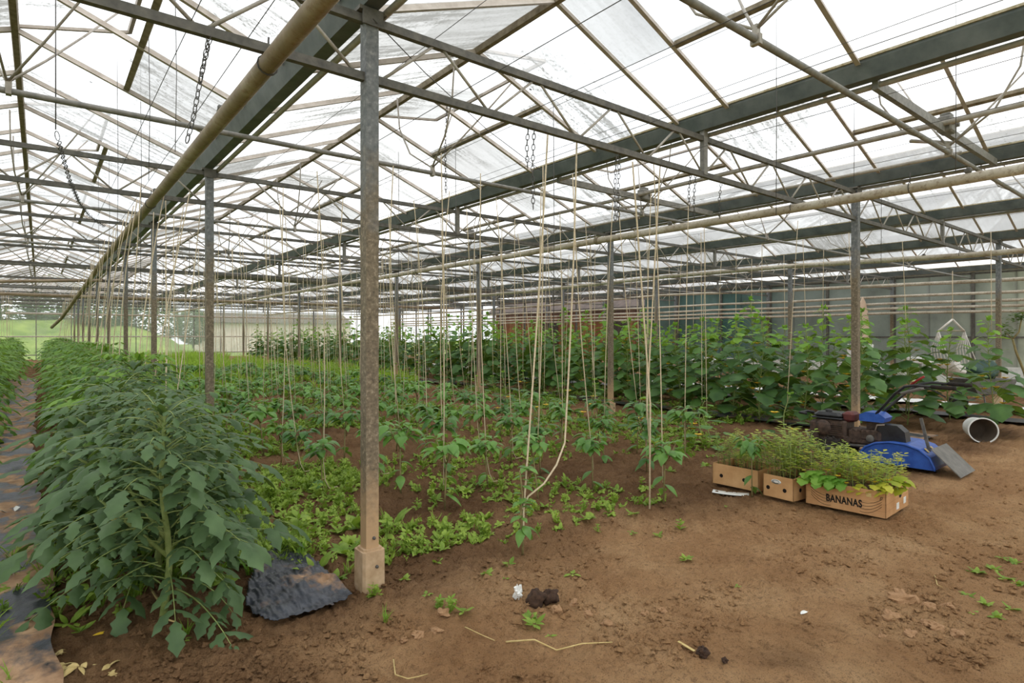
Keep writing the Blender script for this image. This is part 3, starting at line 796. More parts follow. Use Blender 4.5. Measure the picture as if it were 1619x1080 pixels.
# some bushy ones fill the strip between the first row and the posts
y = 6.3; k = 0; TOM_C = []
while y < 27:
    x = 1.02 + R.uniform(-.06, .06); h = R.uniform(.72, .95)
    TOM_C.append((x, y, h)); tomplant(x, y, h, TOMB[(k + 1) % 4] if y < 12 else TOMF[k % 3], f'{ow(k + 1)} lower tomato plant from the front growing along the post line', 'tomatoes along the post line', 1 if y < 9 else 0, 1.0)
    y += .68; k += 1

def pepper(seed, h, n, ln):
    r = random.Random(seed); st, fo = MB(), MB()
    lean = V((r.uniform(-.06, .06), r.uniform(-.06, .06), 0))
    top = lean + V((0, 0, h * .62))
    st.tube([V((0, 0, 0)), lean * .4 + V((0, 0, h * .3)), top], .008, 6, r2=.006)
    tips = []
    for k in range(3):
        a = k * 2.1 + r.uniform(-.4, .4); e = top + V((math.cos(a) * h * .16, math.sin(a) * h * .16, h * .32)); st.tube([top, top.lerp(e, .5) + V((0, 0, -.01)), e], .005, 5, r2=.003); tips.append((top, e))
    for i in range(n):
        a, e = tips[i % 3]; u = r.uniform(.35, 1.0); p = a.lerp(e, u); th = r.uniform(0, 6.28)
        d = V((math.cos(th), math.sin(th), r.uniform(.1, .7))); L_ = ln * r.uniform(.7, 1.2)
        q = p + d.normalized() * .03; st.tube([p, q], .002, 4, False)
        fo.leaf(q, d, L_, L_ * .25, r.uniform(1.5, 3.0), P_PEP, r.uniform(.1, .4), r.uniform(-.2, .2))
    for i in range(3):
        z = h * r.uniform(.15, .5); th = r.uniform(0, 6.28)
        fo.leaf(lean * .4 + V((0, 0, z)), (math.cos(th), math.sin(th), .15), ln * 1.1, ln * .24, 2.2, P_PEP, .3)
    for i in range(5):
        a, e = tips[i % 3]; th = r.uniform(0, 6.28); fo.leaf(e, (math.cos(th) * .6, math.sin(th) * .6, .8), ln * .5, ln * .12, 1.4, P_PEP, .4)
    return st.mesh('stem', M['stem_dry']), fo.mesh('foliage', M['pepper'])
PEPV = [pepper(10 + k, .56, 30 + 4 * (k % 2), .15) for k in range(5)]
# the sparse tall one at the front, with two twines tied to it
def sparse(seed=5):
    r = random.Random(seed); st, fo = MB(), MB()
    st.tube([(0, 0, -.02), (.005, 0, .12), (-.012, .01, .24), (.0, 0, .40), (-.03, 0, .56)], .0085, 7, r2=.005)
    st.tube([(-.012, .01, .24), (.05, .02, .36), (.07, .0, .50)], .005, 5, r2=.003)
    for z, th, L_, dr in ((.19, 5.6, .17, 2.2), (.18, 3.5, .16, 2.4), (.20, 4.3, .13, 2.3), (.16, 6.1, .14, 2.6)):
        fo.leaf((0, 0, z), (math.cos(th), math.sin(th), .1), L_, .032, dr, P_PEP, .25)
    for i in range(26):
        z = r.uniform(.25, .58); th = r.uniform(0, 6.28); L_ = r.uniform(.06, .12); s = .05 * (i % 2)
        fo.leaf((s - .01, 0, z), (math.cos(th), math.sin(th), .5), L_, L_ * .24, 1.8, P_PEP, .3)
    return st.mesh('stem', M['stem_dry']), fo.mesh('foliage', M['pepper'])
SPM = sparse()
p0 = gp(826, 866)
t = thing('pepper_plant', 'sparse tall pepper plant at the very front of the bed, tied with two twines', 'pepper plant', (p0.x, p0.y, gz(p0.x, p0.y)), .3, 'pepper plants in the bed')
put('stem', SPM[0], t); put('foliage', SPM[1], t)
PEP = [(p0.x, p0.y, .55)]
PROW = [(1.98, 5.2), (2.50, 4.05), (3.28, 3.75), (4.02, 3.05), (4.80, 3.9), (5.55, 4.0)]
for ri, (x0, ys) in enumerate(PROW):
    y = ys; k = 0
    while y < 23 - ri * .8:
        x = x0 + R.uniform(-.09, .09); yy = y + R.uniform(-.08, .08); s = R.uniform(.82, 1.16)
        PEP.append((x, yy, .55 * s)); v = PEPV[R.randrange(5)]
        t = thing('pepper_plant', f'{ow(k + 1)} young pepper plant from the front in the {ow(ri + 1)} bed row from the posts', 'pepper plant', (x, yy, gz(x, yy) - .01), R.uniform(0, 6.28), 'pepper plants in the bed', sc=s)
        put('stem', v[0], t); put('foliage', v[1], t)
        y += R.uniform(.56, .74); k += 1

def cucumber(seed, h, n, wide, prof, young=False):
    r = random.Random(seed); st, lo, hi = MB(), MB(), MB()
    ax = lambda z: V((.03 * math.sin(z * 5 + seed), .03 * math.cos(z * 4 + seed), z))
    st.tube([ax(h * k / 8) for k in range(9)], .008, 6, r2=.004)
    for i in range(n):
        u = i / (n - 1); z = h * (.05 + .95 * u ** .95); th = i * 2.4 + r.uniform(-.5, .5)
        L_ = wide * (1.0 - .78 * u ** 1.7) * r.uniform(.8, 1.15)
        pet = L_ * r.uniform(.7, 1.15); d = V((math.cos(th), math.sin(th), r.uniform(.25, .8))).normalized()
        p = ax(z); q = p + d * pet; st.tube([p, p.lerp(q, .5) + V((0, 0, .012)), q], .0032, 4, False, .0022)
        mb = hi if u > .72 else lo
        mb.leaf(q, (math.cos(th), math.sin(th), r.uniform(-.25, .2)), L_, L_ * .50, r.uniform(.4, 1.3), prof, r.uniform(-.05, .22), r.uniform(-.18, .18))
    for i in range(4):
        th = i * 1.7; hi.leaf(ax(h), (math.cos(th) * .5, math.sin(th) * .5, 1), .06, .028, .9, prof, .3)
    for i in range(3):     # tendrils
        z = h * r.uniform(.6, .98); th = r.uniform(0, 6.28); p = ax(z); d = V((math.cos(th), math.sin(th), .35))
        st.tube([p, p + d * .10, p + d * .2 + V((0, 0, -.02))], .0015, 3, False)
    out = {'stem': st.mesh('stem', M['stem']), 'leaves': lo.mesh('foliage', M['cuc'])}
    out['hi'] = hi.mesh('young_foliage', M['cuc_young'])
    return out
CUV = [cucumber(20 + k, 1.0, 48, .25, P_CUC) for k in range(4)]
CUF = [cucumber(30 + k, 1.0, 34, .27, P_TOMS) for k in range(3)]
CUY = [cucumber(50 + k, 1.0, 11, .17, P_CUC) for k in range(3)]
CUC = []
def cucplant(x, y, h, v, label, grp, fl, wide=1.0):
    t = thing('cucumber_plant', label, 'cucumber plant', (x, y, gz(x, y) - .01), R.uniform(0, 6.28), grp, sc=(wide, wide, h))
    put('stem', v['stem'], t); put('foliage', v['leaves'], t); tag(put('young_foliage', v['hi'], t), 'bright yellow-green growing tip')
    for q in range(fl):
        a = R.uniform(0, 6.28); u = R.uniform(.12, .8); rr = R.uniform(.05, .2) * (1.15 - u) + .04
        tag(put('blossom', FLC, t, (math.cos(a) * rr, math.sin(a) * rr, u), a, (1 / wide, 1 / wide, 1 / h)), 'yellow blossom')
    CUC.append((x, y, h)); return t
for ri, (x0, ys, yend, rn) in enumerate(((9.15, 3.6, 34, 'first cucumber row'), (10.55, 2.35, 31, 'second cucumber row'), (11.7, 3.2, 24, 'third cucumber row'))):
    y = ys; k = 0
    while y < yend:
        x = x0 + R.uniform(-.12, .12); tall = R.random()
        h = R.uniform(1.42, 1.72) if tall < .82 else R.uniform(1.8, 2.05)
        if ri == 1 and k == 0: h = 1.62
        cucplant(x, y, h, CUV[R.randrange(4)] if y < 15 else CUF[R.randrange(3)], f'{ow(k + 1)} tall cucumber plant from the front, {rn}', 'tall cucumber plants', (7 if y < 12 else 4 if y < 18 else 1), R.uniform(1.1, 1.35))
        y += R.uniform(.52, .72) if not (ri == 1 and k == 0) else 1.05; k += 1
y = 3.75; k = 0; YOUNG = []
for ri, (x0, ys, rn) in enumerate(((6.45, 4.3, 'beyond the peppers'), (7.35, 3.75, 'in front of the tall cucumbers'))):
    y = ys; k = 0
    while y < 20:
        x = x0 + R.uniform(-.12, .12); h = R.uniform(.45, .8)
        cucplant(x, y, h, CUY[R.randrange(3)], f'{ow(k + 1)} small cucumber plant from the front, row {rn}', 'young cucumber plants', 2 if y < 9 else 0, 1.25)
        YOUNG.append((x, y, h)); y += R.uniform(.85, 1.25); k += 1

# ================================================================== twines and crop wires
def twine(a, b, label, bow=.0, r=.0045, grp='beige plant twines', tail=None):
    a, b = V(a), V(b); n = 5
    pts = [a.lerp(b, k / n) + V((bow * math.sin(PI * k / n), bow * .5 * math.sin(PI * k / n), 0)) for k in range(n + 1)]
    if tail: pts += [V(q) for q in tail]
    o = MB().tube([p - a for p in pts], r, 5).build('twine', M['twine'], None, a)
    return tag(o, label, 'twine', grp)
ZW = ZB + HC / 2 + .006
WIRES = [(.55, 'over the tomato row beside the posts'), (.80, 'beside the rusty pipe over the tomatoes'), (-.9, 'over the tomato row beyond the path')] + [(p[0], f'over the {ow(i + 1)} pepper row from the posts') for i, p in enumerate(PROW)] + \
        [(6.45, 'over the small cucumbers beyond the peppers'), (7.35, 'over the small cucumbers before the tall ones'), (9.15, 'over the first cucumber row'), (10.55, 'over the second cucumber row'), (11.7, 'over the third cucumber row')]
for x, lab in WIRES:
    tag(MB().tube([(x, YNEAR + .1, ZW), (x, Y0, ZW)] + [(x, Y0 + 2 + 4 * k - (0 if k < 10 else 2), ZW - .012) for k in range(0, 10)] + [(x, YEND - .1, ZW)], .0022, 4).build('crop_wire', M['wire']), f'thin steel crop wire {lab}', 'wire', 'crop wires')
n_tw = 0
k = 0
for rowp, rn, wx in ((TOM_A, 'row beside the posts', .80), (TOM_B, 'row beyond the path', -.9)):
    for k, (x, y, h) in enumerate(rowp):
        if (k % 2 and y > 14) or y < 6.6: continue
        twine((wx + R.uniform(-.03, .03), y + R.uniform(-.15, .15), ZW), (x + R.uniform(-.06, .06), y, h * .82), f'twine rising from the {ow(k + 1)} tomato plant of the {rn}', R.uniform(-.05, .05), .005 if y < 9 else .0042); n_tw += 1
# the knot of twines hanging by the front tomatoes
for k, (px, py, qx, qy) in enumerate(((262, 275, 208, 660), (300, 270, 237, 640), (262, 290, 262, 655), (318, 262, 272, 670), (290, 300, 262, 640), (243, 330, 222, 655), (275, 300, 283, 640))):
    d = 5.2 + .25 * k
    a = dp(px, py, d + .6); a.z = min(a.z, ZW)
    twine(a, dp(qx, qy, d - .2), f'{ow(k + 1)} twine of the slack bunch hanging from the pipe end of the first tomatoes', R.uniform(-.05, .05), .0048)
pr_ = 0
for k, (x, y, h) in enumerate(PEP):
    if k == 0: continue
    if y > 13 and k % 2: continue
    if n_tw > 190: break
    near = y < 7
    tl = None
    if near and R.random() < .3: tl = [(x + .02, y, .10), (x + .05, y - .02, .03), (x + .12, y - .03, .035)]
    twine((x + R.uniform(-.22, .10), y + R.uniform(-.12, .2), ZW), (x + R.uniform(-.02, .02), y, h * (R.choice((.75, .3, .9)) if not tl else .5)), f'twine down to the {ow(k)} pepper plant of the bed', R.uniform(-.10, .06) if near else 0, .0046 if near else .0038, tail=tl); n_tw += 1
for k, (x, y, h) in enumerate(YOUNG):
    twine((x + R.uniform(-.1, .1), y + R.uniform(-.1, .1), ZW), (x, y, h * .8), f'twine down to the {ow(k + 1)} small cucumber plant', 0, .0042); n_tw += 1
for k, (x, y, h) in enumerate(CUC[:60]):
    twine((x + R.uniform(-.05, .05), y + R.uniform(-.05, .05), ZW), (x, y, h * .9), f'twine up from the {ow(k + 1)} tall cucumber plant', 0, .0045); n_tw += 1
# two slack twines on the sparse front plant
def top(px, py, d):
    p = dp(px, py, d); p.z = ZW; return p
b = V((p0.x, p0.y, .25))
twine(top(866, 560, 4.3), b + V((.02, 0, .10)), 'straight twine tied to the sparse front pepper plant', .02, .0065, tail=[b + V((.01, 0, -.02)), b + V((.0, -.01, -.10)), b + V((.01, 0, -.2))])
twine(top(912, 560, 4.4), dp(893, 700, 4.1), 'slack twine sweeping down to the sparse front pepper plant', .03, .0065, tail=[dp(880, 735, 4.0), dp(860, 765, 3.95), dp(835, 785, 3.92), b])
twine(top(1000, 470, 5.0), dp(1028, 640, 4.9), 'thick double twine standing straight above bare soil by the bed edge', .0, .0075, tail=[gp(1027, 805)])
twine(top(1044, 470, 5.0), dp(1023, 640, 4.9), 'twine joining the thick double twine above the bed edge', .0, .006, tail=[dp(1026, 700, 4.9)])

# ================================================================== chains and droppers
def chain(pts, label, s=.034, grp='slack chains'):
    """oval links threaded along a path"""
    mb = MB(); pts = [V(p) for p in pts]; acc = 0; k = 0
    o = pts[0]
    for a, b in zip(pts, pts[1:]):
        l = (b - a).length; n = max(1, int(l / s)); d = (b - a).normalized(); e = d.orthogonal().normalized(); f = d.cross(e)
        for i in range(n):
            c = a.lerp(b, (i + .5) / n) - o; q = e if k % 2 else f; k += 1
            mb.tube([c + d * math.cos(t_) * s * .72 + q * math.sin(t_) * s * .34 for t_ in [j * 2 * PI / 8 for j in range(9)]], .0028, 4, False)
    return tag(mb.build('hanging_chain', M['wire'], None, o), label, 'chain', grp)
YT = Y0
def onplane(px, py, y=None, x=None):
    r = ray(px, py); t_ = y / r.y if y is not None else x / r.x
    return V((r.x * t_, r.y * t_, EYE + r.z * t_))
chain([onplane(338, 36, 3.12), onplane(330, 70, 3.12), onplane(318, 120, 3.12), onplane(305, 190, 3.12), onplane(295, 225, 3.12)], 'slack steel chain hanging from the first truss by the rusty pipe')
chain([onplane(331, 52, 3.08), onplane(324, 90, 3.08), onplane(317, 128, 3.1)], 'short doubled chain end hanging from the first truss over the tomatoes')
dl = 4.1
tag(MB().tube([dp(88, -30, dl) - dp(88, 205, dl), V((0, 0, .5)), V((.0, 0, 0))], .004, 5).build('dropper_rope', M['wire'], None, dp(88, 205, dl)), 'dark rope hanging in front of the tomatoes with a chain below it', 'rope')
chain([dp(88, 205, dl), dp(93, 225, dl), dp(100, 250, dl + .3), dp(110, 285, dl + .7), dp(125, 320, dl + 1.4), dp(140, 340, dl + 2), dp(165, 358, dl + 2.6)], 'long rusty chain swinging from the dark rope over the tomatoes', .05)
for k, (px, y0_, y1_, yy) in enumerate(((707, 160, 305, 5.0), (836, 195, 265, 3.09), (845, 195, 330, 3.09), (975, 240, 355, 3.09), (980, 245, 350, 3.1), (1092, 275, 330, 3.5), (1100, 275, 345, 3.5), (1140, 290, 345, 3.5))):
    chain([onplane(px, y0_, yy), onplane(px - 3, (y0_ + y1_) / 2, yy), onplane(px - 2, y1_, yy)], f'{ow(k + 1)} thin chain dangling under the trusses over the peppers', .034)
for k, (px, y0_, y1_, d) in enumerate(((185, 90, 430, 5.2), (222, 95, 450, 5.6), (235, 60, 285, 4.2), (277, 0, 240, 3.9), (172, 240, 440, 7), (155, 250, 440, 7.5), (1227, 15, 340, 4.6), (1511, -10, 272, 4.4), (1350, 150, 290, 6.2), (1393, 215, 420, 7.2), (720, 230, 480, 6.5), (630, 240, 470, 7.0), (875, 165, 560, 5.2), (1040, 300, 420, 8))):
    tag(MB().tube([V((0, 0, 0)), V((.008, 0, (y0_ - y1_) * d / FPX * .5)), V((0, 0, (y0_ - y1_) * d / FPX))], .0028, 4).build('hanging_wire', M['wire'], None, dp(px, y0_, d)), f'{ow(k + 1)} thin wire hanging straight down from the roof frame', 'wire', 'hanging wires')
for k, (x, z) in enumerate(((2.2, ZR - .42), (3.9, ZRIM + .28), (4.3, ZRIM + .05), (5.3, ZRIM + .18), (7.3, ZRIM + .12))):
    tag(MB().tube([(x, .4, z), (x, 12, z - .05), (x, 26, z)], .0022, 4).build('roof_wire', M['wire']), f'{ow(k + 1)} thin bracing wire running under the glass from the posts', 'wire', 'roof bracing wires')
tag(MB().tube([onplane(590, 30, 3.0), onplane(672, 115, 3.6), onplane(770, 205, 4.2), onplane(856, 270, 5.0)], .0032, 4).build('roof_wire', M['wire']), 'steel cable slanting from the front post head to the next gutter', 'wire', 'roof bracing wires')
# ================================================================== weeds
def rosette(seed, n, L_, up, prof=P_WEED, w=.25, mat='weed', h=0.0):
    r = random.Random(seed); mb = MB(); lv = 1 if h == 0 else 3
    for q in range(lv):
        for i in range(n):
            th = i * 2.4 + q + r.uniform(-.4, .4); z = .006 + h * q / lv
            l = L_ * r.uniform(.6, 1.2) * (1 - .2 * q)
            mb.leaf((math.cos(th) * .006, math.sin(th) * .006, z), (math.cos(th), math.sin(th), up * r.uniform(.5, 2.4)), l, l * w, r.uniform(.6, 2.0), prof, .3)
    if h: mb.tube([(0, 0, 0), (0, 0, h)], .0025, 4)
    return mb
def grasstuft(seed, n, L_):
    r = random.Random(seed); mb = MB()
    for i in range(n):
        th = r.uniform(0, 6.28); mb.leaf((r.uniform(-.02, .02), r.uniform(-.02, .02), 0), (math.cos(th) * .6, math.sin(th) * .6, 1.2), L_ * r.uniform(.5, 1.2), .0035, r.uniform(.6, 2), P_GRASS, .1)
    return mb
WB = [rosette(1, 9, .06, .5), rosette(2, 12, .085, .7), rosette(3, 7, .045, .3), rosette(4, 6, .07, .8, h=.11), rosette(5, 7, .10, 1.0, w=.22, h=.16), rosette(6, 10, .055, .4, w=.5), rosette(7, 8, .15, 1.1, w=.25)]
WBg = [grasstuft(8, 18, .14), grasstuft(9, 26, .2)]
WM = [m.mesh('weed_leaves', M['weed']) for m in WB]; GM = [m.mesh('grass_blades', M['grass']) for m in WBg]
def weedtile(seed, n, size, kinds, mat, name, smin=.7, smax=1.5):
    """one sward patch: many small weeds too dense to count"""
    r = random.Random(seed); mb = MB()
    return r, mb
def add_inst(mb, src, x, y, z, s, a):
    n = len(mb.v); ca, sa = math.cos(a) * s, math.sin(a) * s
    mb.v += [V((x + v.x * ca - v.y * sa, y + v.x * sa + v.y * ca, z + v.z * s)) for v in src.v]
    mb.f += [tuple(n + i for i in f) for f in src.f]
def dens(x, y):
    n = float(fbm(np.array([x * .9 + 5]), np.array([y * .9]), 3, 21)[0])
    d = 0
    if 1.0 < x < 2.4 and y > 3.3: d = .95
    elif -.2 < x < 1.3 and y > 3.0: d = .55
    elif 2.4 <= x < 6.3 and y > 3.1: d = .55 if y < 7 else .6
    elif x >= 6.3 and y > 4.2: d = .5
    if y > 13 and x > 1.4: d = max(d, .8)
    if x < 2.2 and y > 3.3: n += .05
    return d * max(0, min(1, (n - .40) * 6.5))
HEROS = []
def patch(name, label, x0, x1, y0, y1, cnt, kinds, mat, cat, smin, smax, seed):
    r = random.Random(seed); mb = MB(); placed = 0; tries = 0
    while placed < cnt and tries < cnt * 12:
        tries += 1; x, y = r.uniform(x0, x1), r.uniform(y0, y1)
        if r.random() > dens(x, y): continue
        add_inst(mb, kinds[r.randrange(len(kinds))], x, y, 0, r.uniform(smin, smax), r.uniform(0, 6.28)); placed += 1
        mb.pos.append((x, y)) if hasattr(mb, 'pos') else None
    # drop every vertex onto the soil
    a = np.array([(v.x, v.y) for v in mb.v])
    if len(a) == 0: return
    z = ground(a[:, 0], a[:, 1])
    zz = np.array([v.z for v in mb.v])
    for i, v in enumerate(mb.v): v.z = zz[i] + z[i] * .9 + .004
    tag(mb.build(name, mat), label, cat, kind='stuff')
KS = [WB[0], WB[1], WB[2], WB[3], WB[5]]
patch('weed_carpet', 'dense carpet of small green weeds between the tomatoes and first pepper row', 1.0, 2.5, 3.2, 9, 1300, KS + [WB[4], WBg[0]], M['weed'], 'weeds', .35, .95, 1)
patch('weed_carpet', 'small weeds scattered over the dark soil among the pepper plants', 2.4, 6.3, 3.1, 8, 1000, KS + [WB[4]], M['weed'], 'weeds', .3, .75, 2)
patch('weed_carpet', 'low weeds covering the far part of the pepper bed', 1.3, 6.5, 8, 15, 2000, KS, M['weed'], 'weeds', .6, 1.3, 3)
patch('weed_carpet', 'weeds growing along the foot of the cucumber rows', 6.3, 12.5, 3.4, 14, 1500, KS, M['weed'], 'weeds', .6, 1.3, 4)
patch('weed_carpet', 'green weeds hiding the soil under the front tomato plants', -.25, 1.2, 2.9, 8, 420, KS + [WBg[0], WBg[1]], M['weed'], 'weeds', .5, 1.1, 5)
patch('grass_sward', 'bright lime grass covering the far end of the bed', 1.3, 8.6, 14, 40, 2400, [WBg[1], WBg[0], WB[1]], M['grass'], 'grass', 1.8, 3.6, 6)
# single weeds one can point at, near the front
HERO = [(148, 3, 1.5), (468, 860, 3.0), (395, 815, 2.6), (495, 850, 3.0), (530, 880, 2.6), (440, 845, 2.4), (610, 825, 3.2), (570, 825, 3.2)]
singles = [(500, 895, 6, 1.0), (472, 852, 4, 1.4), (622, 830, 6, 1.1), (568, 830, 6, 1.2), (545, 870, 1, 1.3), (528, 905, 1, 1.1), (590, 935, 4, .5), (592, 935, 0, .9), (640, 905, 0, .7), (690, 880, 0, .9), (675, 870, 3, .8), (700, 868, 1, .7), (765, 845, 2, 1.2), (805, 885, 0, .9), (770, 905, 0, .8), (800, 905, 2, .9),
           (845, 980, 0, 1.0), (838, 972, 1, .6), (870, 995, 2, .8), (695, 950, 4, .5), (712, 955, 4, .6), (733, 958, 0, .9), (675, 938, 2, .9), (905, 905, 2, 1.2), (930, 820, 1, .8), (945, 835, 3, .6), (1000, 812, 0, 1.0), (1000, 835, 2, 1.1), (1085, 880, 1, .6), (1040, 840, 0, .7), (975, 770, 1, .8), (1015, 760, 3, .7), (920, 770, 1, .9), (1060, 745, 1, .8), (1075, 830, 3, .8),
           (862, 800, 1, .6), (1148, 800, 2, .5), (1166, 921, 2, .6), (1115, 735, 0, 1.2), (1545, 905, 1, .8), (1570, 900, 1, .7), (1590, 915, 0, 1.2), (1530, 940, 0, .9), (1560, 955, 1, .7), (1600, 960, 0, 1.0), (1575, 975, 0, 1.0), (1540, 965, 2, 1.2), (1612, 925, 1, .7), (1585, 885, 2, 1.2), (1605, 890, 0, 1.1),
           (110, 985, 6, .7), (127, 1000, 6, .45), (290, 1025, 2, 1.0), (770, 790, 1, .9), (735, 780, 1, 1.0), (690, 790, 0, 1.2), (660, 800, 3, .9)]
WHERE = lambda px, py: ('by the dry soil edge at the tilled path' if px > 1500 else 'beside the concrete post footing' if 540 < px < 700 else 'beside the crumpled black sheet' if px < 540 else 'on dark soil before the sparse pepper plant' if px < 900 else 'on bare soil near the boxes')
cnt_ = {}
for px, py, kx, s in singles:
    p = gp(px, py); wh = WHERE(px, py); cnt_[wh] = cnt_.get(wh, 0) + 1
    if px < 400: wh = 'under the front tomato plant'
    if px > 1500: wh = 'in the loose clump on the open soil path'
    o = put('weed', WM[kx], None, (p.x, p.y, gz(p.x, p.y)), R.uniform(0, 6.28), s * (.72 if px > 1500 else 1))
    tag(o, f'small green weed {wh}', 'weed', 'weeds ' + wh)
for k, (px, py, s) in enumerate(((395, 900, .9), (440, 870, 1.1), (475, 880, 1), (420, 850, 1), (610, 975, .6), (345, 905, 1), (370, 880, 1.1), (295, 1010, .5), (130, 905, .9), (330, 875, 1), (170, 920, .8))):
    p = gp(px, py); tag(put('grass_tuft', GM[k % 2], None, (p.x, p.y, gz(p.x, p.y)), R.uniform(0, 6), s), 'thin grass tuft growing beside the front tomato plant and black sheet', 'grass', 'grass tufts by the front tomato')

# ================================================================== cardboard boxes of seedlings
def m_card(name, c1, c2, planks=False):
    t = NT(name); v = t.coord('Object'); c = t.ramp(t.noise(7, 4, .6, v), [(.3, c1), (.7, c2)])
    if planks:
        s = t.n('ShaderNodeSeparateXYZ'); t.l(v, s.inputs[0])
        fr = t.math('FRACT', t.math('ADD', t.math('DIVIDE', s.outputs['Z'], .055), t.math('MULTIPLY', t.noise(3, 2, .5, v), .25)))
        c = t.mix(t.ramp(fr, [(.0, (.7, .7, .7, 1)), (.05, (0, 0, 0, 1)), (1.0, (0, 0, 0, 1))]), c, srgb(112, 76, 48))
    return t.done(t.bsdf(c, .85, 0, .15, bump=t.noise(40, 3, .6, v), bs=.08, bd=.003))
M['card'] = m_card('plain_cardboard', srgb(196, 150, 102), srgb(218, 174, 126))
M['cardw'] = m_card('wood_print_cardboard', srgb(190, 142, 98), srgb(212, 166, 120), True)
M['cardin'] = simple('cardboard_inside', srgb(160, 118, 78), srgb(184, 140, 98), .9, 6)
M['ink'] = simple('black_print', srgb(22, 18, 16), srgb(34, 30, 26), .8, 20)
M['hole'] = simple('dark_hand_hole', srgb(18, 12, 10), srgb(30, 20, 16), .9, 20)
M['compost'] = simple('seedling_compost', srgb(70, 52, 38), srgb(112, 86, 62), .95, 30, bs=.6)
def cbox(label, o, rz, lx, ly, h, mat, taper=.0):
    """open box: local x along the front face, y into depth; o = front left bottom corner"""
    t = thing('cardboard_box', label, 'box', o, rz); th = .006
    w = lambda a, b: MB().prism([(0, 0), (0, h), (th, h), (th, 0)], V(a), V(b), (V(b) - V(a)).cross(V((0, 0, 1))).normalized() * -1, (0, 0, 1))
    for a, b in (((0, 0, 0), (lx, 0, 0)), ((lx, 0, 0), (lx, ly, 0)), ((lx, ly, 0), (0, ly, 0)), ((0, ly, 0), (0, 0, 0))):
        w(a, b).build('side', mat, t, smooth=False)
    MB().box((lx / 2, ly / 2, h * .33), (lx - .014, ly - .014, h * .6)).build('compost', M['compost'], t, smooth=False)
    return t
def disc(t, c, r, axis_, n=16):
    rt = Matrix.Rotation(PI / 2, 3, 'X') if axis_ == 'x' else Matrix.Rotation(PI / 2, 3, 'Y')
    put('hand_hole', MB().lathe([(0, .0012), (r, .0012), (r, -.0012)], n=n, rot=rt).mesh('hand_hole', M['hole'], False), t, c)
A = gp(1274, 797); B = gp(1401, 823); Cc = gp(1432, 800)
def boxframe(a, b, c):
    a, b, c = V(a), V(b), V(c); a.z = b.z = c.z = 0
    return a, math.atan2((b - a).y, (b - a).x), (b - a).length, abs((b - a).normalized().cross(c - b).z)
a, rz, lx, ly = boxframe(A, B, Cc); ly = max(ly, .34)
BOX1 = (a, rz, lx, ly)
zb = .012
b1 = cbox('long wood-grain printed cardboard box lettered for bananas, full of yellowing seedlings', (a.x, a.y, zb), rz, lx, ly, .195, M['cardw'])
cu = bpy.data.curves.new('lettering', 'FONT'); cu.body = 'BANANAS'; cu.size = .078; cu.extrude = .0006; cu.offset = .0026; cu.shear = -.05; cu.space_character = 1.08
to = bpy.data.objects.new('tmp_text', cu); C.objects.link(to)
bpy.context.view_layer.update()
tm = bpy.data.meshes.new_from_object(to.evaluated_get(bpy.context.evaluated_depsgraph_get())); bpy.data.objects.remove(to); bpy.data.curves.remove(cu)
xs = [v.co.x for v in tm.vertices]; x0, x1 = min(xs), max(xs); sx = lx * .45 / (x1 - x0)
for v in tm.vertices: v.co = V(((v.co.x - x0) * sx + lx * .27, -.0012 - v.co.z, v.co.y + .050))
tm.materials.clear(); tm.materials.append(M['ink'])
put('printed_lettering', tm, b1)
def ink(pts, r=.0016): return MB().tube([V((p[0], -.0008, p[1])) for p in pts], r, 4)
for nm, x0_, sg in (('printed_banana', .03, 1), ('printed_banana', lx * .97, -1)):
    mb = MB()
    for q in range(4):
        pts = [(x0_ + sg * (.012 + .150 * u * lx / .58), .135 - .018 * q - (.060 * (1 - (1 - u) ** 2)) * (1 + .12 * q) + .02 * u * u) for u in [i / 9 for i in range(10)]]
        mb2 = ink(pts, .0015); n = len(mb.v); mb.v += mb2.v; mb.f += [tuple(n + i for i in f) for f in mb2.f]
    mb2 = ink([(x0_ + sg * .012, .135), (x0_ + sg * .005, .155), (x0_ + sg * .018, .152), (x0_ + sg * .022, .13)], .002); n = len(mb.v); mb.v += mb2.v; mb.f += [tuple(n + i for i in f) for f in mb2.f]
    mb.build(nm, M['ink'], b1)
put('hand_hole', MB().lathe([(0, .0012), (.03, .0012), (.03, -.0012)], n=14, rot=Matrix.Rotation(PI / 2, 3, 'Y')).mesh('hand_hole', M['hole'], False), b1, (lx + .0, ly * .62, .115), 0, (1, 1, .6))
for yy, zz in ((ly * .5, .045), (ly * .82, .06)): tag(MB().box((lx + .0012, yy, zz), (.0015, .06, .05)).build('sticker', M['white'], b1, smooth=False), 'white paper sticker')
tag(MB().box((lx * .80, -.0012, .155), (.035, .0015, .03)).build('sticker', M['straw'], b1, smooth=False), 'torn tan sticker')
a, rz, lx2, ly2 = boxframe(gp(1206.6, 784.4), gp(1254.3, 796), gp(1276, 790.8)); ly2 = .42
BOX2 = (a, rz, lx2, ly2)
b2 = cbox('plain cardboard box with flared sides, next to the banana box', (a.x, a.y, zb), rz, lx2, ly2, .185, M['card'])
for c, ax_ in (((lx2 * .17, 0, .075), 'x'), ((lx2 * .72, 0, .075), 'x'), ((lx2, ly2 * .25, .08), 'y'), ((lx2, ly2 * .7, .08), 'y')): disc(b2, c, .017, ax_)
mb = MB(); mb.lathe([(0, .0013), (.045, .0013), (.045, -.001)], n=20, rot=rx); o = mb.build('round_emblem', M['white'], b2, (lx2 * .44, 0, .135)); o.scale = (1, 1, .45)
tag(o, 'white oval printed emblem')
mb = MB(); mb.tube([V((math.cos(q) * .03, -.0022, math.sin(q) * .014)) for q in [i * .55 for i in range(11)]], .002, 4); mb.build('emblem_print', M['ink'], b2, (lx2 * .44, 0, .135))
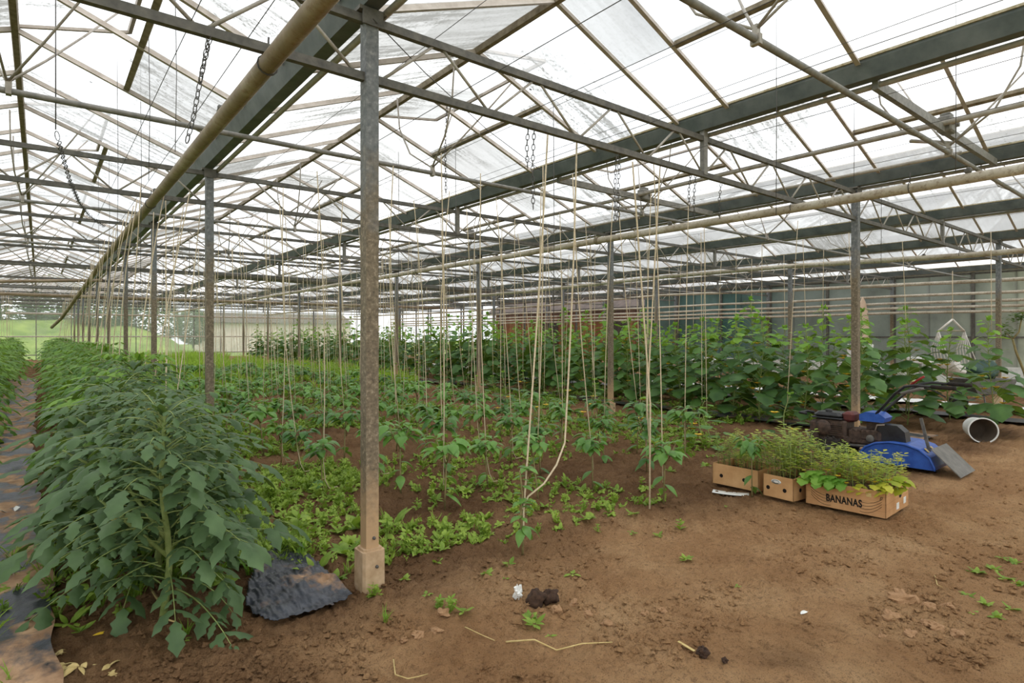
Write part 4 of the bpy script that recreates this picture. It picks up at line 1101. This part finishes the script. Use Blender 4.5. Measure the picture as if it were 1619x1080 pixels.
mb = MB().prism([(0, 0), (.006, 0), (.07, .05), (.064, .052)], (lx2, .02, .183), (lx2, ly2 - .02, .183), (1, 0, 0), (0, 0, 1)); mb.build('flap', M['card'], b2, smooth=False)
a, rz, lx3, ly3 = boxframe(gp(1126.7, 765), gp(1199, 780.5), gp(1212, 775)); ly3 = .36
BOX3 = (a, rz, lx3, ly3)
b3 = cbox('plain cardboard box at the far end of the three boxes, behind a white paper', (a.x, a.y, zb), rz, lx3, ly3, .185, M['card'])
for c, ax_ in (((lx3 * .2, 0, .08), 'x'), ((lx3 * .70, 0, .08), 'x'), ((lx3, ly3 * .45, .07), 'y')): disc(b3, c, .017, ax_)

def herb(seed, h, n, mat, ll):
    r = random.Random(seed); st, fo = MB(), MB()
    lean = V((r.uniform(-.05, .05), r.uniform(-.05, .05), 0))
    ax_ = lambda z: lean * (z / h) ** 2 + V((0, 0, z))
    st.tube([ax_(0), ax_(h * .5), ax_(h)], .003, 4, r2=.0015)
    for i in range(n):
        u = .3 + .7 * i / n; p = ax_(h * u); th = r.uniform(0, 6.28); d = V((math.cos(th), math.sin(th), .5)); l = ll * r.uniform(.7, 1.3)
        q = p + d * l * .8; st.tube([p, q], .0012, 3, False)
        for s in (-1, 0, 1):
            d2 = d + V((-math.sin(th), math.cos(th), 0)) * s * .9
            fo.leaf(p.lerp(q, .6 if s else 1), d2, l * .6, l * .17, .8, P_WEED, .2)
    return st.mesh('stem', M['stem']), fo.mesh('foliage', mat)
HB = [herb(1, .30, 13, M['herb'], .055), herb(2, .26, 12, M['herb'], .05), herb(3, .34, 14, M['herb'], .06), herb(4, .27, 12, M['herb_y'], .065), herb(5, .31, 12, M['herb_y'], .06)]
def fill(box, nx_, ny_, zz, kinds, name, lab, cat, grp, hs=1.0):
    a, rz, lx_, ly_ = box; k = 0
    for i in range(nx_):
        for j in range(ny_):
            u, v = (i + .5 + R.uniform(-.25, .25)) / nx_ * lx_, (j + .5 + R.uniform(-.25, .25)) / ny_ * ly_
            p = V((a.x + u * math.cos(rz) - v * math.sin(rz), a.y + u * math.sin(rz) + v * math.cos(rz), zz))
            m_ = HB[kinds[R.randrange(len(kinds))]]; k += 1
            t = thing(name, lab, cat, p, R.uniform(0, 6), grp, sc=R.uniform(.8, 1.2) * hs); put('stem', m_[0], t); put('foliage', m_[1], t)
fill(BOX1, 9, 5, .13, [0, 3, 3, 4, 4], 'seedling', 'thin yellow-green seedling crowded in the banana box', 'seedling', 'seedlings in the banana box', 1.0)
fill(BOX2, 5, 7, .12, [0, 1, 2, 2], 'seedling', 'thin feathery seedling crowded in the middle cardboard box', 'seedling', 'seedlings in the middle box', 1.12)
fill(BOX3, 7, 4, .12, [0, 1, 2], 'seedling', 'thin feathery seedling crowded in the box behind the paper', 'seedling', 'seedlings in the far box', 1.0)
# small cucumbers spilling over the banana box edges
def spill(seed, mat):
    r = random.Random(seed); st, fo = MB(), MB()
    pts = [V((0, .05, 0)), V((0, .0, .09)), V((0, -.05, .10)), V((0.01, -.08, .04))]; st.tube(pts, .004, 5, r2=.002)
    for i in range(9):
        p = pts[1].lerp(pts[2], r.random()) + V((r.uniform(-.06, .06), 0, r.uniform(-.03, .05))); th = r.uniform(3.4, 6.0)
        fo.leaf(p, (math.cos(th), math.sin(th), .2), r.uniform(.07, .11), .045, r.uniform(1, 2.4), P_CUC, .1)
    return st.mesh('stem', M['stem']), fo.mesh('foliage', mat)
SPL = [spill(1, M['cuc_young']), spill(2, M['herb_y'])]
a, rz, lx, ly = BOX1
for k, (u, v, s, m_) in enumerate(((.13, .04, 1.25, 0), (.30, .02, 1.1, 0), (.44, .03, 1.0, 0), (.90, .06, 1.0, 1), (.97, .22, 1.2, 1), (.62, .04, .7, 1))):
    u *= lx; p = V((a.x + u * math.cos(rz) - v * math.sin(rz), a.y + u * math.sin(rz) + v * math.cos(rz), .13))
    t = thing('squash_seedling', f'{ow(k + 1)} broad-leaved squash seedling along the lettered side of the banana box', 'seedling', p, rz + (.6 if k > 3 else 0), 'squash seedlings in the banana box', sc=s)
    put('stem', SPL[m_][0], t); put('foliage', SPL[m_][1], t)
    for q in range(2): put('blossom', FLC, t, (R.uniform(-.06, .06), R.uniform(-.04, .02), R.uniform(.08, .15)), q, .42)
# slim pepper standing in front of the boxes
p = gp(1189, 783); v_ = PEPV[1]
t = thing('pepper_plant', 'slim pepper plant standing on its own before the two plain boxes', 'pepper plant', (p.x, p.y, gz(p.x, p.y)), 1.0, 'pepper plants in the bed', sc=(.75, .75, .95)); put('stem', v_[0], t); put('foliage', v_[1], t)

# ================================================================== two-wheel rotary tiller
TP = gp(1313, 727); TA = math.radians(-50) 
Rv, Fv = V((CY, -SY, 0)), V((SY, CY, 0))
ud = (Rv * math.cos(TA) + Fv * math.sin(TA)); trz = math.atan2(ud.y, ud.x)
M['blue'] = simple('blue_paint', srgb(30, 72, 156), srgb(52, 100, 190), .4, 10, spec=.5)
M['engine'] = simple('grimy_engine', srgb(46, 38, 34), srgb(98, 78, 66), .7, 22, bs=.4)
M['tyre'] = simple('black_rubber', srgb(26, 24, 22), srgb(54, 46, 40), .85, 24, bs=.3)
M['red'] = simple('red_paint', srgb(130, 28, 28), srgb(170, 44, 40), .5, 12)
M['maroon'] = simple('maroon_cover', srgb(74, 34, 34), srgb(104, 52, 48), .6, 12)
M['grey'] = simple('grey_rubber', srgb(104, 102, 98), srgb(132, 128, 122), .8, 12)
M['alu'] = simple('dull_aluminium', srgb(140, 128, 116), srgb(176, 164, 150), .5, 16)
T = thing('rotary_tiller', 'blue and black petrol rotary tiller parked between the boxes and cucumbers', 'tiller', (TP.x, TP.y, gz(TP.x, TP.y) - .01), trz)
rY = Matrix.Rotation(PI / 2, 3, 'X')
whm = MB().lathe([(.075, .05), (.118, .05), (.135, .035), (.14, 0), (.135, -.035), (.118, -.05), (.075, -.05)], n=28, rot=rY)
for k in range(14):
    a = k * 2 * PI / 14
    whm.box((math.cos(a) * .138, 0, math.sin(a) * .138), (.022, .085, .016), Matrix.Rotation(-a, 3, 'Y') @ Matrix.Rotation(.5, 3, 'X'))
whm = whm.mesh('tyre', M['tyre'])
hub = MB().lathe([(0, .03), (.03, .03), (.034, .015), (.10, .012), (.11, .02), (.11, -.02), (0, -.02)], n=24, rot=rY).mesh('wheel_disc', M['black'])
blt = MB().lathe([(0, .01), (.008, .01), (.008, 0)], n=8, rot=rY).mesh('wheel_bolt', M['alu'])
for y in (0.0, .42):
    wl_ = put('wheel', whm, T, (0, y, .14)); put('wheel_disc', hub, wl_, (0, -.03 if y == 0 else .03, 0))
    for q in range(4): put('wheel_bolt', blt, wl_, (.06 * math.cos(q * 1.57 + .4), -.045, .06 * math.sin(q * 1.57 + .4)))
P_ = lambda name, mb, mat, sm=True: mb.build(name, M[mat], T, smooth=sm)
P_('axle', MB().tube([(0, -.02, .14), (0, .44, .14)], .018, 10), 'steel_dark')
e = MB().bbox((-.04, .2, .36), (.34, .26, .20), .02)
for k in range(6): e.box((-.04 + .0, .065, .30 + .022 * k), (.26, .03, .008))
e.bbox((-.20, .15, .33), (.10, .2, .22), .02); P_('engine_block', e, 'engine', False)
P_('recoil_cover', MB().lathe([(0, .03), (.05, .03), (.085, .012), (.09, 0), (0, 0)], (-.10, .06, .37), 20, rY), 'engine')
P_('crankcase', MB().bbox((-.02, .2, .25), (.36, .24, .10), .02), 'engine', False)
P_('fuel_tank', MB().bbox((-.07, .2, .505), (.30, .26, .07), .03).bbox((-.07, .2, .475), (.33, .29, .018), .008), 'black', False)
P_('fuel_cap', MB().lathe([(.034, 0), (.036, .022), (.03, .028), (0, .028)], (-.08, .16, .54), 16), 'black')
P_('front_bar', MB().tube([(-.30, .10, .50), (-.38, .10, .505), (-.38, .3, .505), (-.30, .3, .5)], .014, 8), 'black')
P_('front_guard', MB().tube([(-.24, .08, .22), (-.30, .08, .30), (-.30, .32, .30), (-.24, .32, .22)], .012, 8), 'alu')
P_('air_cleaner', MB().bbox((.13, .22, .50), (.13, .2, .11), .025), 'maroon', False)
P_('muffler', MB().lathe([(0, -.07), (.05, -.07), (.055, -.05), (.055, .05), (.05, .07), (0, .07)], (-.12, .33, .44), 14, rY), 'engine')
g = MB().bbox((.30, .2, .30), (.34, .2, .17), .025).bbox((.36, .12, .33), (.2, .06, .12), .02)
for k in range(5): g.lathe([(0, .014), (.012, .014), (.012, 0)], (.20 + k * .055, .095, .375), 8, rY)
P_('gearbox', g, 'engine', False)
P_('pulley', MB().lathe([(0, .02), (.035, .02), (.04, .01), (.04, -.01), (0, -.01)], (.37, .085, .30), 16, rY), 'steel_dark')
P_('frame_rail', MB().tube([(-.28, .12, .21), (.2, .12, .20), (.62, .14, .24)], .016, 8).tube([(-.28, .30, .21), (.2, .30, .20), (.62, .28, .24)], .016, 8), 'steel_dark')
P_('belt_guard', MB().prism([(-.14, -.11), (.14, -.11), (.12, .04), (.05, .10), (-.10, .10), (-.14, .05)], (.56, .12, .36), (.56, .26, .36), (1, 0, 0), (0, 0, 1)), 'black', False)
P_('gear_lever', MB().tube([(.40, .12, .36), (.43, .10, .45), (.50, .10, .46)], .008, 6), 'alu')
P_('console', MB().prism([(-.12, -.05), (.11, -.05), (.13, .0), (.06, .05), (-.06, .05), (-.12, .02)], (.38, .09, .53), (.38, .31, .53), (1, 0, 0), (0, 0, 1)), 'blue', False)
P_('handle_mount', MB().box((.37, .2, .44), (.12, .1, .10)), 'engine', False)
for y0_, y1_, y2_ in ((.12, .02, -.06), (.28, .40, .50)):
    hb = MB().tube([(.36, y0_, .50), (.50, y0_ + (y1_ - y0_) * .4, .66), (.62, y1_, .80), (.72, y1_ + (y2_ - y1_) * .4, .885), (.82, y2_, .905), (.98, y2_, .90)], .014, 10)
    h_ = hb.build('handlebar', M['black'], T)
    MB().tube([(.96, y2_, .901), (1.16, y2_, .897)], .020, 10).build('grip', M['tyre'], h_)
    MB().tube([(.90, y2_, .885), (.98, y2_, .865), (1.08, y2_ - .01, .81)], .007, 6).build('brake_lever', M['black'], h_)
P_('handle_brace', MB().tube([(.62, .02, .80), (.62, .40, .80)], .01, 8), 'black')
P_('control_panel', MB().bbox((.74, .22, .835), (.20, .26, .03), .01, Matrix.Rotation(-.35, 3, 'Y')), 'grey', False)
P_('clutch_lever', MB().tube([(.72, .12, .88), (.80, .10, .95), (.86, .09, .99)], .011, 8), 'red')
P_('throttle_cable', MB().tube([(.36, .3, .5), (.30, .34, .62), (.5, .34, .68), (.66, .3, .82)], .005, 5), 'wire')
# rounded tine hood with closed sides
pr2 = [(-.34, .05), (-.33, .12), (-.27, .20), (-.17, .255), (-.04, .28), (.10, .275), (.22, .24), (.31, .17), (.35, .08), (.35, .05)]
hood = MB().prism([(a, b) for a, b in pr2], (.62, .0, .02), (.62, .52, .02), (1, 0, 0), (0, 0, 1))
hd = P_('tine_hood', hood, 'blue', False)
MB().tube([V((.62 + a, -.006, .02 + b)) for a, b in pr2], .012, 6).build('hood_rim', M['blue'], hd)
MB().bbox((.60, .3, .305), (.10, .14, .006), .002, Matrix.Rotation(.06, 3, 'Y')).build('hood_sticker', M['white'], hd, smooth=False)
for y in (.12, .30): MB().box((.875, y, .245), (.05, .04, .004), Matrix.Rotation(.75, 3, 'Y')).build('warning_sticker', M['straw'], hd, smooth=False)
ti = MB().tube([(.62, .04, .07), (.62, .48, .07)], .03, 8)
for k in range(4):
    for q in range(4):
        a = q * PI / 2 + k * .4; ti.box((.62 + math.cos(a) * .07, .08 + .12 * k, .09 + math.sin(a) * .06), (.11, .03, .012), Matrix.Rotation(-a, 3, 'Y'))
P_('tine_drum', ti, 'engine', False)
P_('mud_flap', MB().box((1.07, .22, .165), (.34, .50, .008), Matrix.Rotation(.78, 3, 'Y')), 'grey', False)
P_('depth_stake', MB().box((.84, .2, .38), (.028, .014, .36), Matrix.Rotation(-.22, 3, 'Y')), 'steel_dark', False)

# ================================================================== plastic sheets and loose things on the soil
def m_dirtyfilm(name, amt, sc_):
    t = NT(name); p = t.pos(sc_); f = t.noise(2.2, 6, .62, p)
    dirt = t.ramp(t.noise(9, 5, .6, t.pos()), [(.35, srgb(146, 112, 84)), (.7, srgb(196, 160, 126))])
    m_ = t.ramp(f, [(amt - .05, (0, 0, 0, 1)), (amt + .05, (1, 1, 1, 1))])
    c = t.mix(m_, t.ramp(t.noise(12, 4, .6, t.pos()), [(.3, srgb(36, 38, 44)), (.7, srgb(70, 74, 84))]), dirt)
    return t.done(t.bsdf(c, t.ramp(m_, [(.0, (.38, .38, .38, 1)), (1, (.9, .9, .9, 1))]), 0, .45, bump=t.noise(14, 5, .6, t.pos()), bs=.5, bd=.015))
M['film'] = m_dirtyfilm('soiled_mulch_film', .50, (1.5, 1, 1)); M['sheetb'] = m_dirtyfilm('black_sheet', .60, (1, 1, 1))
def strip(name, label, xf, y0, y1, step, cols, mat, amp, lift, cat):
    pts = []; ys = [y0 + step * k for k in range(int((y1 - y0) / step) + 1)]
    for y in ys:
        xa, xb = xf(y)
        for c in range(cols):
            x = xa + (xb - xa) * c / (cols - 1)
            wr_ = amp * (abs(float(fbm(np.array([x * 9]), np.array([y * 1.6]), 3, 71)[0]) - .45) * 2)
            pts.append((x, y, gz(x, y) * .5 + lift + wr_))
    return tag(MB().grid(pts, len(ys), cols).build(name, mat), label, cat)
strip('mulch_film', 'soiled black plastic mulch film lying between the two tomato rows', lambda y: (-.75 + .06 * math.sin(y * 2), .06 + .015 * math.sin(y * 3.1) + .012 * math.sin(y * 11) - .12 * max(0, min(1, (y - 4) / 4))), 1.2, 24, .06, 14, M['film'], .035, .03, 'plastic film')
strip('mulch_film', 'black plastic mulch film along the foot of the tall cucumbers', lambda y: (8.95 + .08 * math.sin(y * 2), 9.5), 2.7, 24, .2, 9, M['film'], .04, .03, 'plastic film')
strip('mulch_film', 'black plastic strip behind the white bucket', lambda y: (11.9 + .05 * math.sin(y * 2), 12.5), .2, 22, .2, 7, M['black'], .05, .03, 'plastic film')
strip('ground_film', 'bright white plastic ground film behind the cucumbers', lambda y: (13.5 + .05 * math.sin(y * 3), 14.2), .2, 24, .2, 8, M['white'], .06, .05, 'plastic film')
# crumpled black sheet beside the first post
poly = [(372, 812), (405, 832), (440, 858), (470, 868), (500, 886), (525, 912), (558, 940), (520, 962), (478, 972), (440, 990), (412, 985), (386, 962), (392, 925), (402, 905), (398, 880), (380, 850)]
W2 = [gp(*q) for q in poly]
def inside(x, y):
    c = False; j = len(W2) - 1
    for i in range(len(W2)):
        if (W2[i].y > y) != (W2[j].y > y) and x < (W2[j].x - W2[i].x) * (y - W2[i].y) / (W2[j].y - W2[i].y) + W2[i].x: c = not c
        j = i
    return c
xs = [q.x for q in W2]; ys = [q.y for q in W2]
N = 90; mb = MB(); gi = {}
for i in range(N + 1):
    for j in range(N + 1):
        x = min(xs) + (max(xs) - min(xs)) * i / N; y = min(ys) + (max(ys) - min(ys)) * j / N
        if inside(x, y):
            u = float(fbm(np.array([x * 5 + y * 3]), np.array([y * 1.6 - x * 1.2]), 2, 90)[0]); f2 = float(fbm(np.array([x * 9 - y * 4]), np.array([y * 4 + x * 3]), 1, 91)[0])
            gi[i, j] = len(mb.v); mb.v.append(V((x, y, gz(x, y) * .55 + .020 + .13 * abs(u - .42) + .007 * max(0, .10 - abs(f2 - .45)) / .10)))
for (i, j) in list(gi):
    if all(k in gi for k in ((i + 1, j), (i, j + 1), (i + 1, j + 1))): mb.f.append((gi[i, j], gi[i + 1, j], gi[i + 1, j + 1], gi[i, j + 1]))
o = mb.build('plastic_sheet', M['sheetb']); tag(o, 'crumpled black plastic sheet on the soil beside the front post', 'plastic sheet')
sd = o.modifiers.new('thick', 'SOLIDIFY'); sd.thickness = .003
def on(px, py, dz=0): p = gp(px, py); return (p.x, p.y, gz(p.x, p.y) + dz)
r5 = random.Random(5)
def crumple(name, label, px, py, r, mat, cat, sq=(1, 1, .6), jit=.6): 
    return tag(MB().blob((0, 0, r * sq[2] * .8), r, r5, 3, sq, jit).build(name, mat, None, on(px, py), smooth=False), label, cat)
crumple('paper_tissue', 'crumpled white tissue beside the dark root ball', 819, 938, .034, M['white'], 'tissue', (.7, .6, 1.05), .6)
tag(MB().blob((0, 0, .03), .055, r5, 4, (1.0, .8, .8), .35).blob((.075, -.03, .03), .045, r5, 4, (1.1, .8, .8), .35).build('root_ball', M['lump'], None, on(848, 945)), 'dark round root ball of peat on the soil', 'root ball')
crumple('peat_lump', 'small dark peat lump beside the wooden label', 1112, 1028, .026, M['lump'], 'soil lump', (1, 1, .8), .4)
crumple('peat_lump', 'tiny dark peat crumb beyond the wooden label', 1146, 1038, .014, M['lump'], 'soil lump', (1, 1, .8), .4)
crumple('paper_scrap', 'small torn white paper scrap on the bare soil', 1271, 960, .022, M['white'], 'paper', (1.3, .5, .12), .3)
crumple('paper_scrap', 'dirty pinkish paper scrap on the mulch film', 76, 893, .028, M['cardin'], 'paper', (1.2, .7, .35), .5)
def card(name, label, px, py, lx_, ly_, rz, mat, cat, curl=.02, lift=.012):
    pts = []
    for i in range(7):
        for j in range(4): pts.append((lx_ * (i / 6 - .5), ly_ * (j / 3 - .5), curl * (2 * (i / 6) - 1) ** 2 + lift))
    o = MB().grid(pts, 7, 4).build(name, mat, None, on(px, py)); o.rotation_euler = (0, 0, rz)
    s_ = o.modifiers.new('thick', 'SOLIDIFY'); s_.thickness = .0015; return tag(o, label, cat)
card('paper_sheet', 'folded white paper lying before the far cardboard box', 1155, 778, .30, .11, math.radians(-62), M['white'], 'paper', .007, .03)
card('plant_tag', 'curled white plastic tag on the mulch film by the tomatoes', 15, 812, .11, .07, .4, M['white'], 'tag', .03, .03)
tag(MB().box((0, 0, .012), (.085, .014, .003), Matrix.Rotation(.12, 3, 'Y')).build('plant_label', M['straw'], None, on(1085, 1013), smooth=False), 'beige wooden plant label stick on the soil', 'label').rotation_euler = (0, 0, math.radians(-88))
def stalk(label, pp, r, mat='straw', name='dry_stalk', z=.012):
    P0 = V(on(*pp[0], z)); mb = MB().tube([V(on(*q, z + .006 * (i % 2))) - P0 for i, q in enumerate(pp)], r, 5, r2=r * .6)
    return tag(mb.build(name, M[mat], None, P0), label, 'stalk', None)
stalk('long bent yellow straw stalk on the front soil', [(800, 1005), (845, 1008), (880, 1017), (920, 1012), (968, 1008)], .0042)
stalk('thin straw piece before the long bent stalk', [(735, 985), (760, 995), (782, 1003)], .003)
stalk('pale curled root lying on dark soil at the very front', [(622, 1030), (625, 1050), (645, 1062), (660, 1062), (676, 1052)], .0032)
stalk('fallen pale stem lying along the weeds beside the post', [(498, 765), (520, 752), (540, 735)], .006)
stalk('dry root at the foot of the front tomato plant', [(236, 940), (255, 975), (262, 990), (278, 1000)], .006)
stalk('short straw in the open soil by the clods', [(1478, 912), (1482, 925), (1490, 932)], .003)
for k, (px, py, s) in enumerate(((60, 1060, 1), (100, 1055, 1.2), (130, 1062, 1), (170, 1050, 1.1), (90, 1040, .8), (180, 1065, 1), (20, 1070, 1))):
    mb = MB()
    for q in range(5): a = r5.uniform(0, 6.3); mb.leaf((r5.uniform(-.02, .02), r5.uniform(-.02, .02), .01), (math.cos(a), math.sin(a), .5), .07 * s, .012, 1.8, P_WEED, .4, .5)
    tag(mb.build('dry_leaf', M['straw'], None, on(px, py)), 'dry curled straw-coloured leaf litter at the foot of the tomato row', 'dry leaf', 'dry leaf litter')
mb = MB().leaf((0, 0, .015), (1, .3, .15), .07, .016, .5, P_WEED, .3); tag(mb.build('fallen_leaf', M['yellow'], None, on(146, 1005)), 'yellow fallen leaf below the front tomato plant', 'leaf')
CL = [MB().blob((0, 0, .3), 1.0, random.Random(k), 2, (1, .8, .55), .45).mesh('soil_clod', M['clod'], False) for k in range(5)]
big = [(1410, 975, .055), (1428, 945, .06), (1465, 985, .035), (1480, 990, .04), (1395, 1000, .03), (1515, 1000, .035), (1470, 960, .03), (1440, 1000, .03), (1500, 960, .025), (1250, 955, .02), (1330, 930, .025), (1360, 915, .02), (690, 985, .03), (660, 990, .03), (640, 1000, .022), (700, 960, .03), (910, 945, .035), (930, 960, .03), (1020, 965, .03), (1045, 958, .025), (960, 975, .03), (880, 960, .03)]
for k, (px, py, s) in enumerate(big):
    wh = 'large flaky soil clod on the open path by the weed clump' if k < 9 else 'small soil clod on the smooth path before the boxes' if k < 12 else 'crumbly soil clod before the concrete footing' if k < 16 else 'crumbly dark soil clod beside the root ball'
    tag(put('soil_clod', CL[k % 5], None, on(px, py, -.008), r5.uniform(0, 6), s * r5.uniform(.8, 1.2)), wh, 'soil clod', 'soil clods ' + ('path weeds' if k < 9 else 'path boxes' if k < 12 else 'footing' if k < 16 else 'root ball'))
mb = MB(); cand = []
for _ in range(20000):
    px = r5.uniform(60, 1650); py = 745 + 350 * r5.random() ** .8; p = gp(px, py); cand.append((p.x, p.y))
ca_ = np.array(cand); keep = fbm(ca_[:, 0] * 2.2, ca_[:, 1] * 2.2, 3, 33) > .41; zs = ground(ca_[:, 0], ca_[:, 1])
for (x, y), k_, z in zip(cand, keep, zs):
    if not k_ or (x < .1): continue
    s = r5.choice((.003, .004, .004, .005, .006, .008, .011, .016)) * r5.uniform(.7, 1.3); n0 = len(mb.v)
    base = [V((1, 0, .2)), V((0, 1, .1)), V((-1, 0, .2)), V((0, -1, .1)), V((0, 0, 1)), V((0, 0, -.6))]
    mb.v += [V((x, y, z)) + (b_ + V((r5.uniform(-.4, .4), r5.uniform(-.4, .4), r5.uniform(-.2, .4)))) * s for b_ in base]
    mb.f += [tuple(n0 + i for i in f) for f in ((0, 1, 4), (1, 2, 4), (2, 3, 4), (3, 0, 4), (1, 0, 5), (2, 1, 5), (3, 2, 5), (0, 3, 5))]
oc = mb.build('soil_crumbs', M['soil'], None, smooth=False)
av = np.array([(v.x, v.y) for v in mb.v]); bv = bedmask(av[:, 0], av[:, 1])
oc.data.color_attributes.new('bed', 'FLOAT_COLOR', 'POINT').data.foreach_set('color', np.stack([bv, bv, bv, np.ones_like(bv)], 1).astype(np.float32).ravel())
tag(oc, 'loose soil crumbs strewn over the front path', 'soil crumbs', kind='stuff')
# bucket
bp = gp(1554, 699); ax_ = (V((0, 0, EYE)) - V((bp.x, bp.y, .17))); ax_.z = .10; ax_.normalize()
ax_ = (ax_ + Rv * .28).normalized()
rt = V((0, 0, 1)).rotation_difference(ax_).to_matrix()
bk_ = thing('bucket', 'white plastic bucket lying on its side with the open end showing', 'bucket', (bp.x, bp.y, gz(bp.x, bp.y) + .155))
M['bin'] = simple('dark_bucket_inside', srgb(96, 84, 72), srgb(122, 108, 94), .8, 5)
MB().lathe([(.13, -.36), (.155, .0), (.165, .0), (.165, .02), (.150, .02), (.150, .0)], n=32, rot=rt).build('shell', M['white'], bk_)
MB().lathe([(.149, .005), (.125, -.345), (0, -.345)], n=32, rot=rt).build('lining', M['bin'], bk_)
# hanging chair behind the cucumbers
hp = dp(1506, 505, 13.4); hs = 13.4 / FPX
M['cotton'] = simple('white_cotton', srgb(214, 206, 196), srgb(236, 230, 222), .9, 20)
hc = thing('hammock_chair', 'white cotton hanging hammock chair beyond the cucumbers', 'hammock chair', hp)
q = lambda px, py, f=0: Rv * ((px - 1506) * hs) + V((0, 0, (505 - py) * hs)) + Fv * f
MB().tube([q(1484, 523), q(1525, 523)], .02, 8).build('spreader_bar', M['alu'], hc)
MB().tube([q(1506, 505), q(1484, 523)], .022, 6).tube([q(1506, 505), q(1524, 523)], .022, 6).build('top_rope', M['cotton'], hc)
MB().tube([V((0, 0, 0)), V((0, 0, ZB - hp.z + .02))], .008, 5).build('hanging_rope', M['twine'], hc)
for nm, x0_, x1_ in (('side_cords', 1484, 1489), ('side_cords', 1525, 1531)):
    mb = MB()
    for k in range(6): mb.tube([q(x0_, 523), q(x0_ + (x1_ - x0_) * k / 5 * .6, 552, .1 * k - .2), q(x0_ + (x1_ - x0_) * k / 5, 578 - 2 * abs(k - 3), .13 * k - .35)], .009, 5)
    mb.build(nm, M['cotton'], hc)
pts = []
for i in range(9):
    u = i / 8
    for j in range(7):
        v = j / 6; pts.append(q(1486 + 43 * u, 575 + 20 * math.sin(u * PI) - (8 if j in (0, 6) else 0), .65 * v - .35))
MB().grid(pts, 9, 7).build('seat_cloth', M['cotton'], hc).modifiers.new('thick', 'SOLIDIFY').thickness = .012
# small tree in the side bay
tr = dp(1626, 596, 12.4); tsc = 12.4 / FPX
tt = thing('small_tree', 'small bare-stemmed tree with dark leaf clusters by the side wall', 'tree', (tr.x, tr.y, 0))
Q = lambda px, py: Rv * ((px - 1626) * tsc) + V((0, 0, EYE + (530 - py) * tsc))
MB().tube([V((.05, 0, -.05)), Q(1632, 630), Q(1619, 588), Q(1606, 555), Q(1601, 536)], .03, 8, r2=.02).tube([Q(1601, 536), Q(1611, 525), Q(1616, 500), Q(1617, 495)], .018, 6, r2=.01).tube([Q(1601, 536), Q(1595, 530), Q(1588, 525)], .012, 6, r2=.008).build('trunk', M['stem_dry'], tt)
fo = MB(); rr = random.Random(3)
for cx, cy, n in ((1612, 498, 40), (1592, 524, 30), (1584, 516, 14), (1620, 500, 30), (1600, 500, 12)):
    for _ in range(n):
        a = rr.uniform(0, 6.3); fo.leaf(Q(cx + rr.gauss(0, 5), cy + rr.gauss(0, 4)) + Fv * rr.uniform(-.15, .15), (math.cos(a), math.sin(a), .3), .10, .03, 1.6, P_PEP, .3)
fo.build('foliage', M['hedge'], tt)
# tall cream board against the side wall, green bag, barrow
bo = onplane(1368, 545, x=XR - .30)
M['cream'] = simple('cream_board', srgb(220, 190, 166), srgb(238, 214, 192), .8, 3)
bt = onplane(1370, 452, x=XR - .30)
o = MB().prism([(-.16, 0), (.16, 0), (.16, 1.6), (.12, 2.0), (.05, 2.3), (-.02, 2.45), (-.08, 2.3), (-.14, 1.7)], (0, -.02, 0), (0, .02, 0), Rv, (0, 0, 1)).build('cream_board', M['cream'], None, (bo.x - .15, bo.y, .12), smooth=False)
tag(o, 'tall cream board leaning upright against the sheeted wall', 'board')
M['greenbag'] = simple('dark_green_bag', srgb(36, 62, 54), srgb(70, 100, 88), .5, 6, bs=.6)
gb = gp(1536, 655); gb2 = thing('wheelbarrow', 'wheelbarrow loaded with a dark green bag behind the last cucumbers', 'wheelbarrow', (gb.x + .6, gb.y, 0), -YAW)
MB().prism([(-.28, .34), (.28, .34), (.42, .60), (-.42, .60)], (0, -.28, 0), (0, .28, 0), (1, 0, 0), (0, 0, 1)).build('tray', M['steel_dark'], gb2, smooth=False)
MB().lathe([(0, .03), (.14, .03), (.17, .02), (.17, -.02), (.14, -.03), (0, -.03)], (-.42, 0, .17), 20, rx).build('wheel', M['tyre'], gb2)
for s in (-1, 1):
    MB().tube([(-.42, s * .06, .17), (.0, s * .2, .34), (.8, s * .28, .55)], .016, 7).build('handle', M['steel'], gb2)
    MB().tube([(.2, s * .22, .38), (.26, s * .22, .0)], .014, 6).build('leg', M['steel'], gb2)
gbz = MB().blob((0, 0, .0), .34, random.Random(9), 3, (1.0, .7, .55), .3).build('green_bag', M['greenbag'], None, (gb.x + .6, gb.y, .74)); tag(gbz, 'crumpled dark green bag resting in the wheelbarrow', 'bag')
# pale things glimpsed between the cucumber leaves
for k, (px, py, w_, h_, m_) in enumerate(((1135, 572, .9, .14, 'white'), (1085, 578, .5, .12, 'cotton'), (1110, 583, .5, .10, 'red'), (1455, 575, .5, .16, 'white'), (1360, 545, .5, .5, 'white'))):
    p = dp(px, py, 14.5 + .4 * k); o = thing('storage_crate', ('white', 'cream', 'red', 'bright white', 'tall white')[k] + ' storage crate glimpsed between the cucumber leaves', 'crate', (p.x, p.y, 0), k * .3)
    MB().bbox((0, 0, .36 + h_ / 2 + .28), (w_, .4, h_), .015).build('body', M[m_], o, smooth=False)
    for sx_ in (-1, 1):
        for sy_ in (-1, 1): MB().box((sx_ * w_ * .44, sy_ * .16, .32), (.035, .035, .64)).build('leg', M['steel'], o, smooth=False)
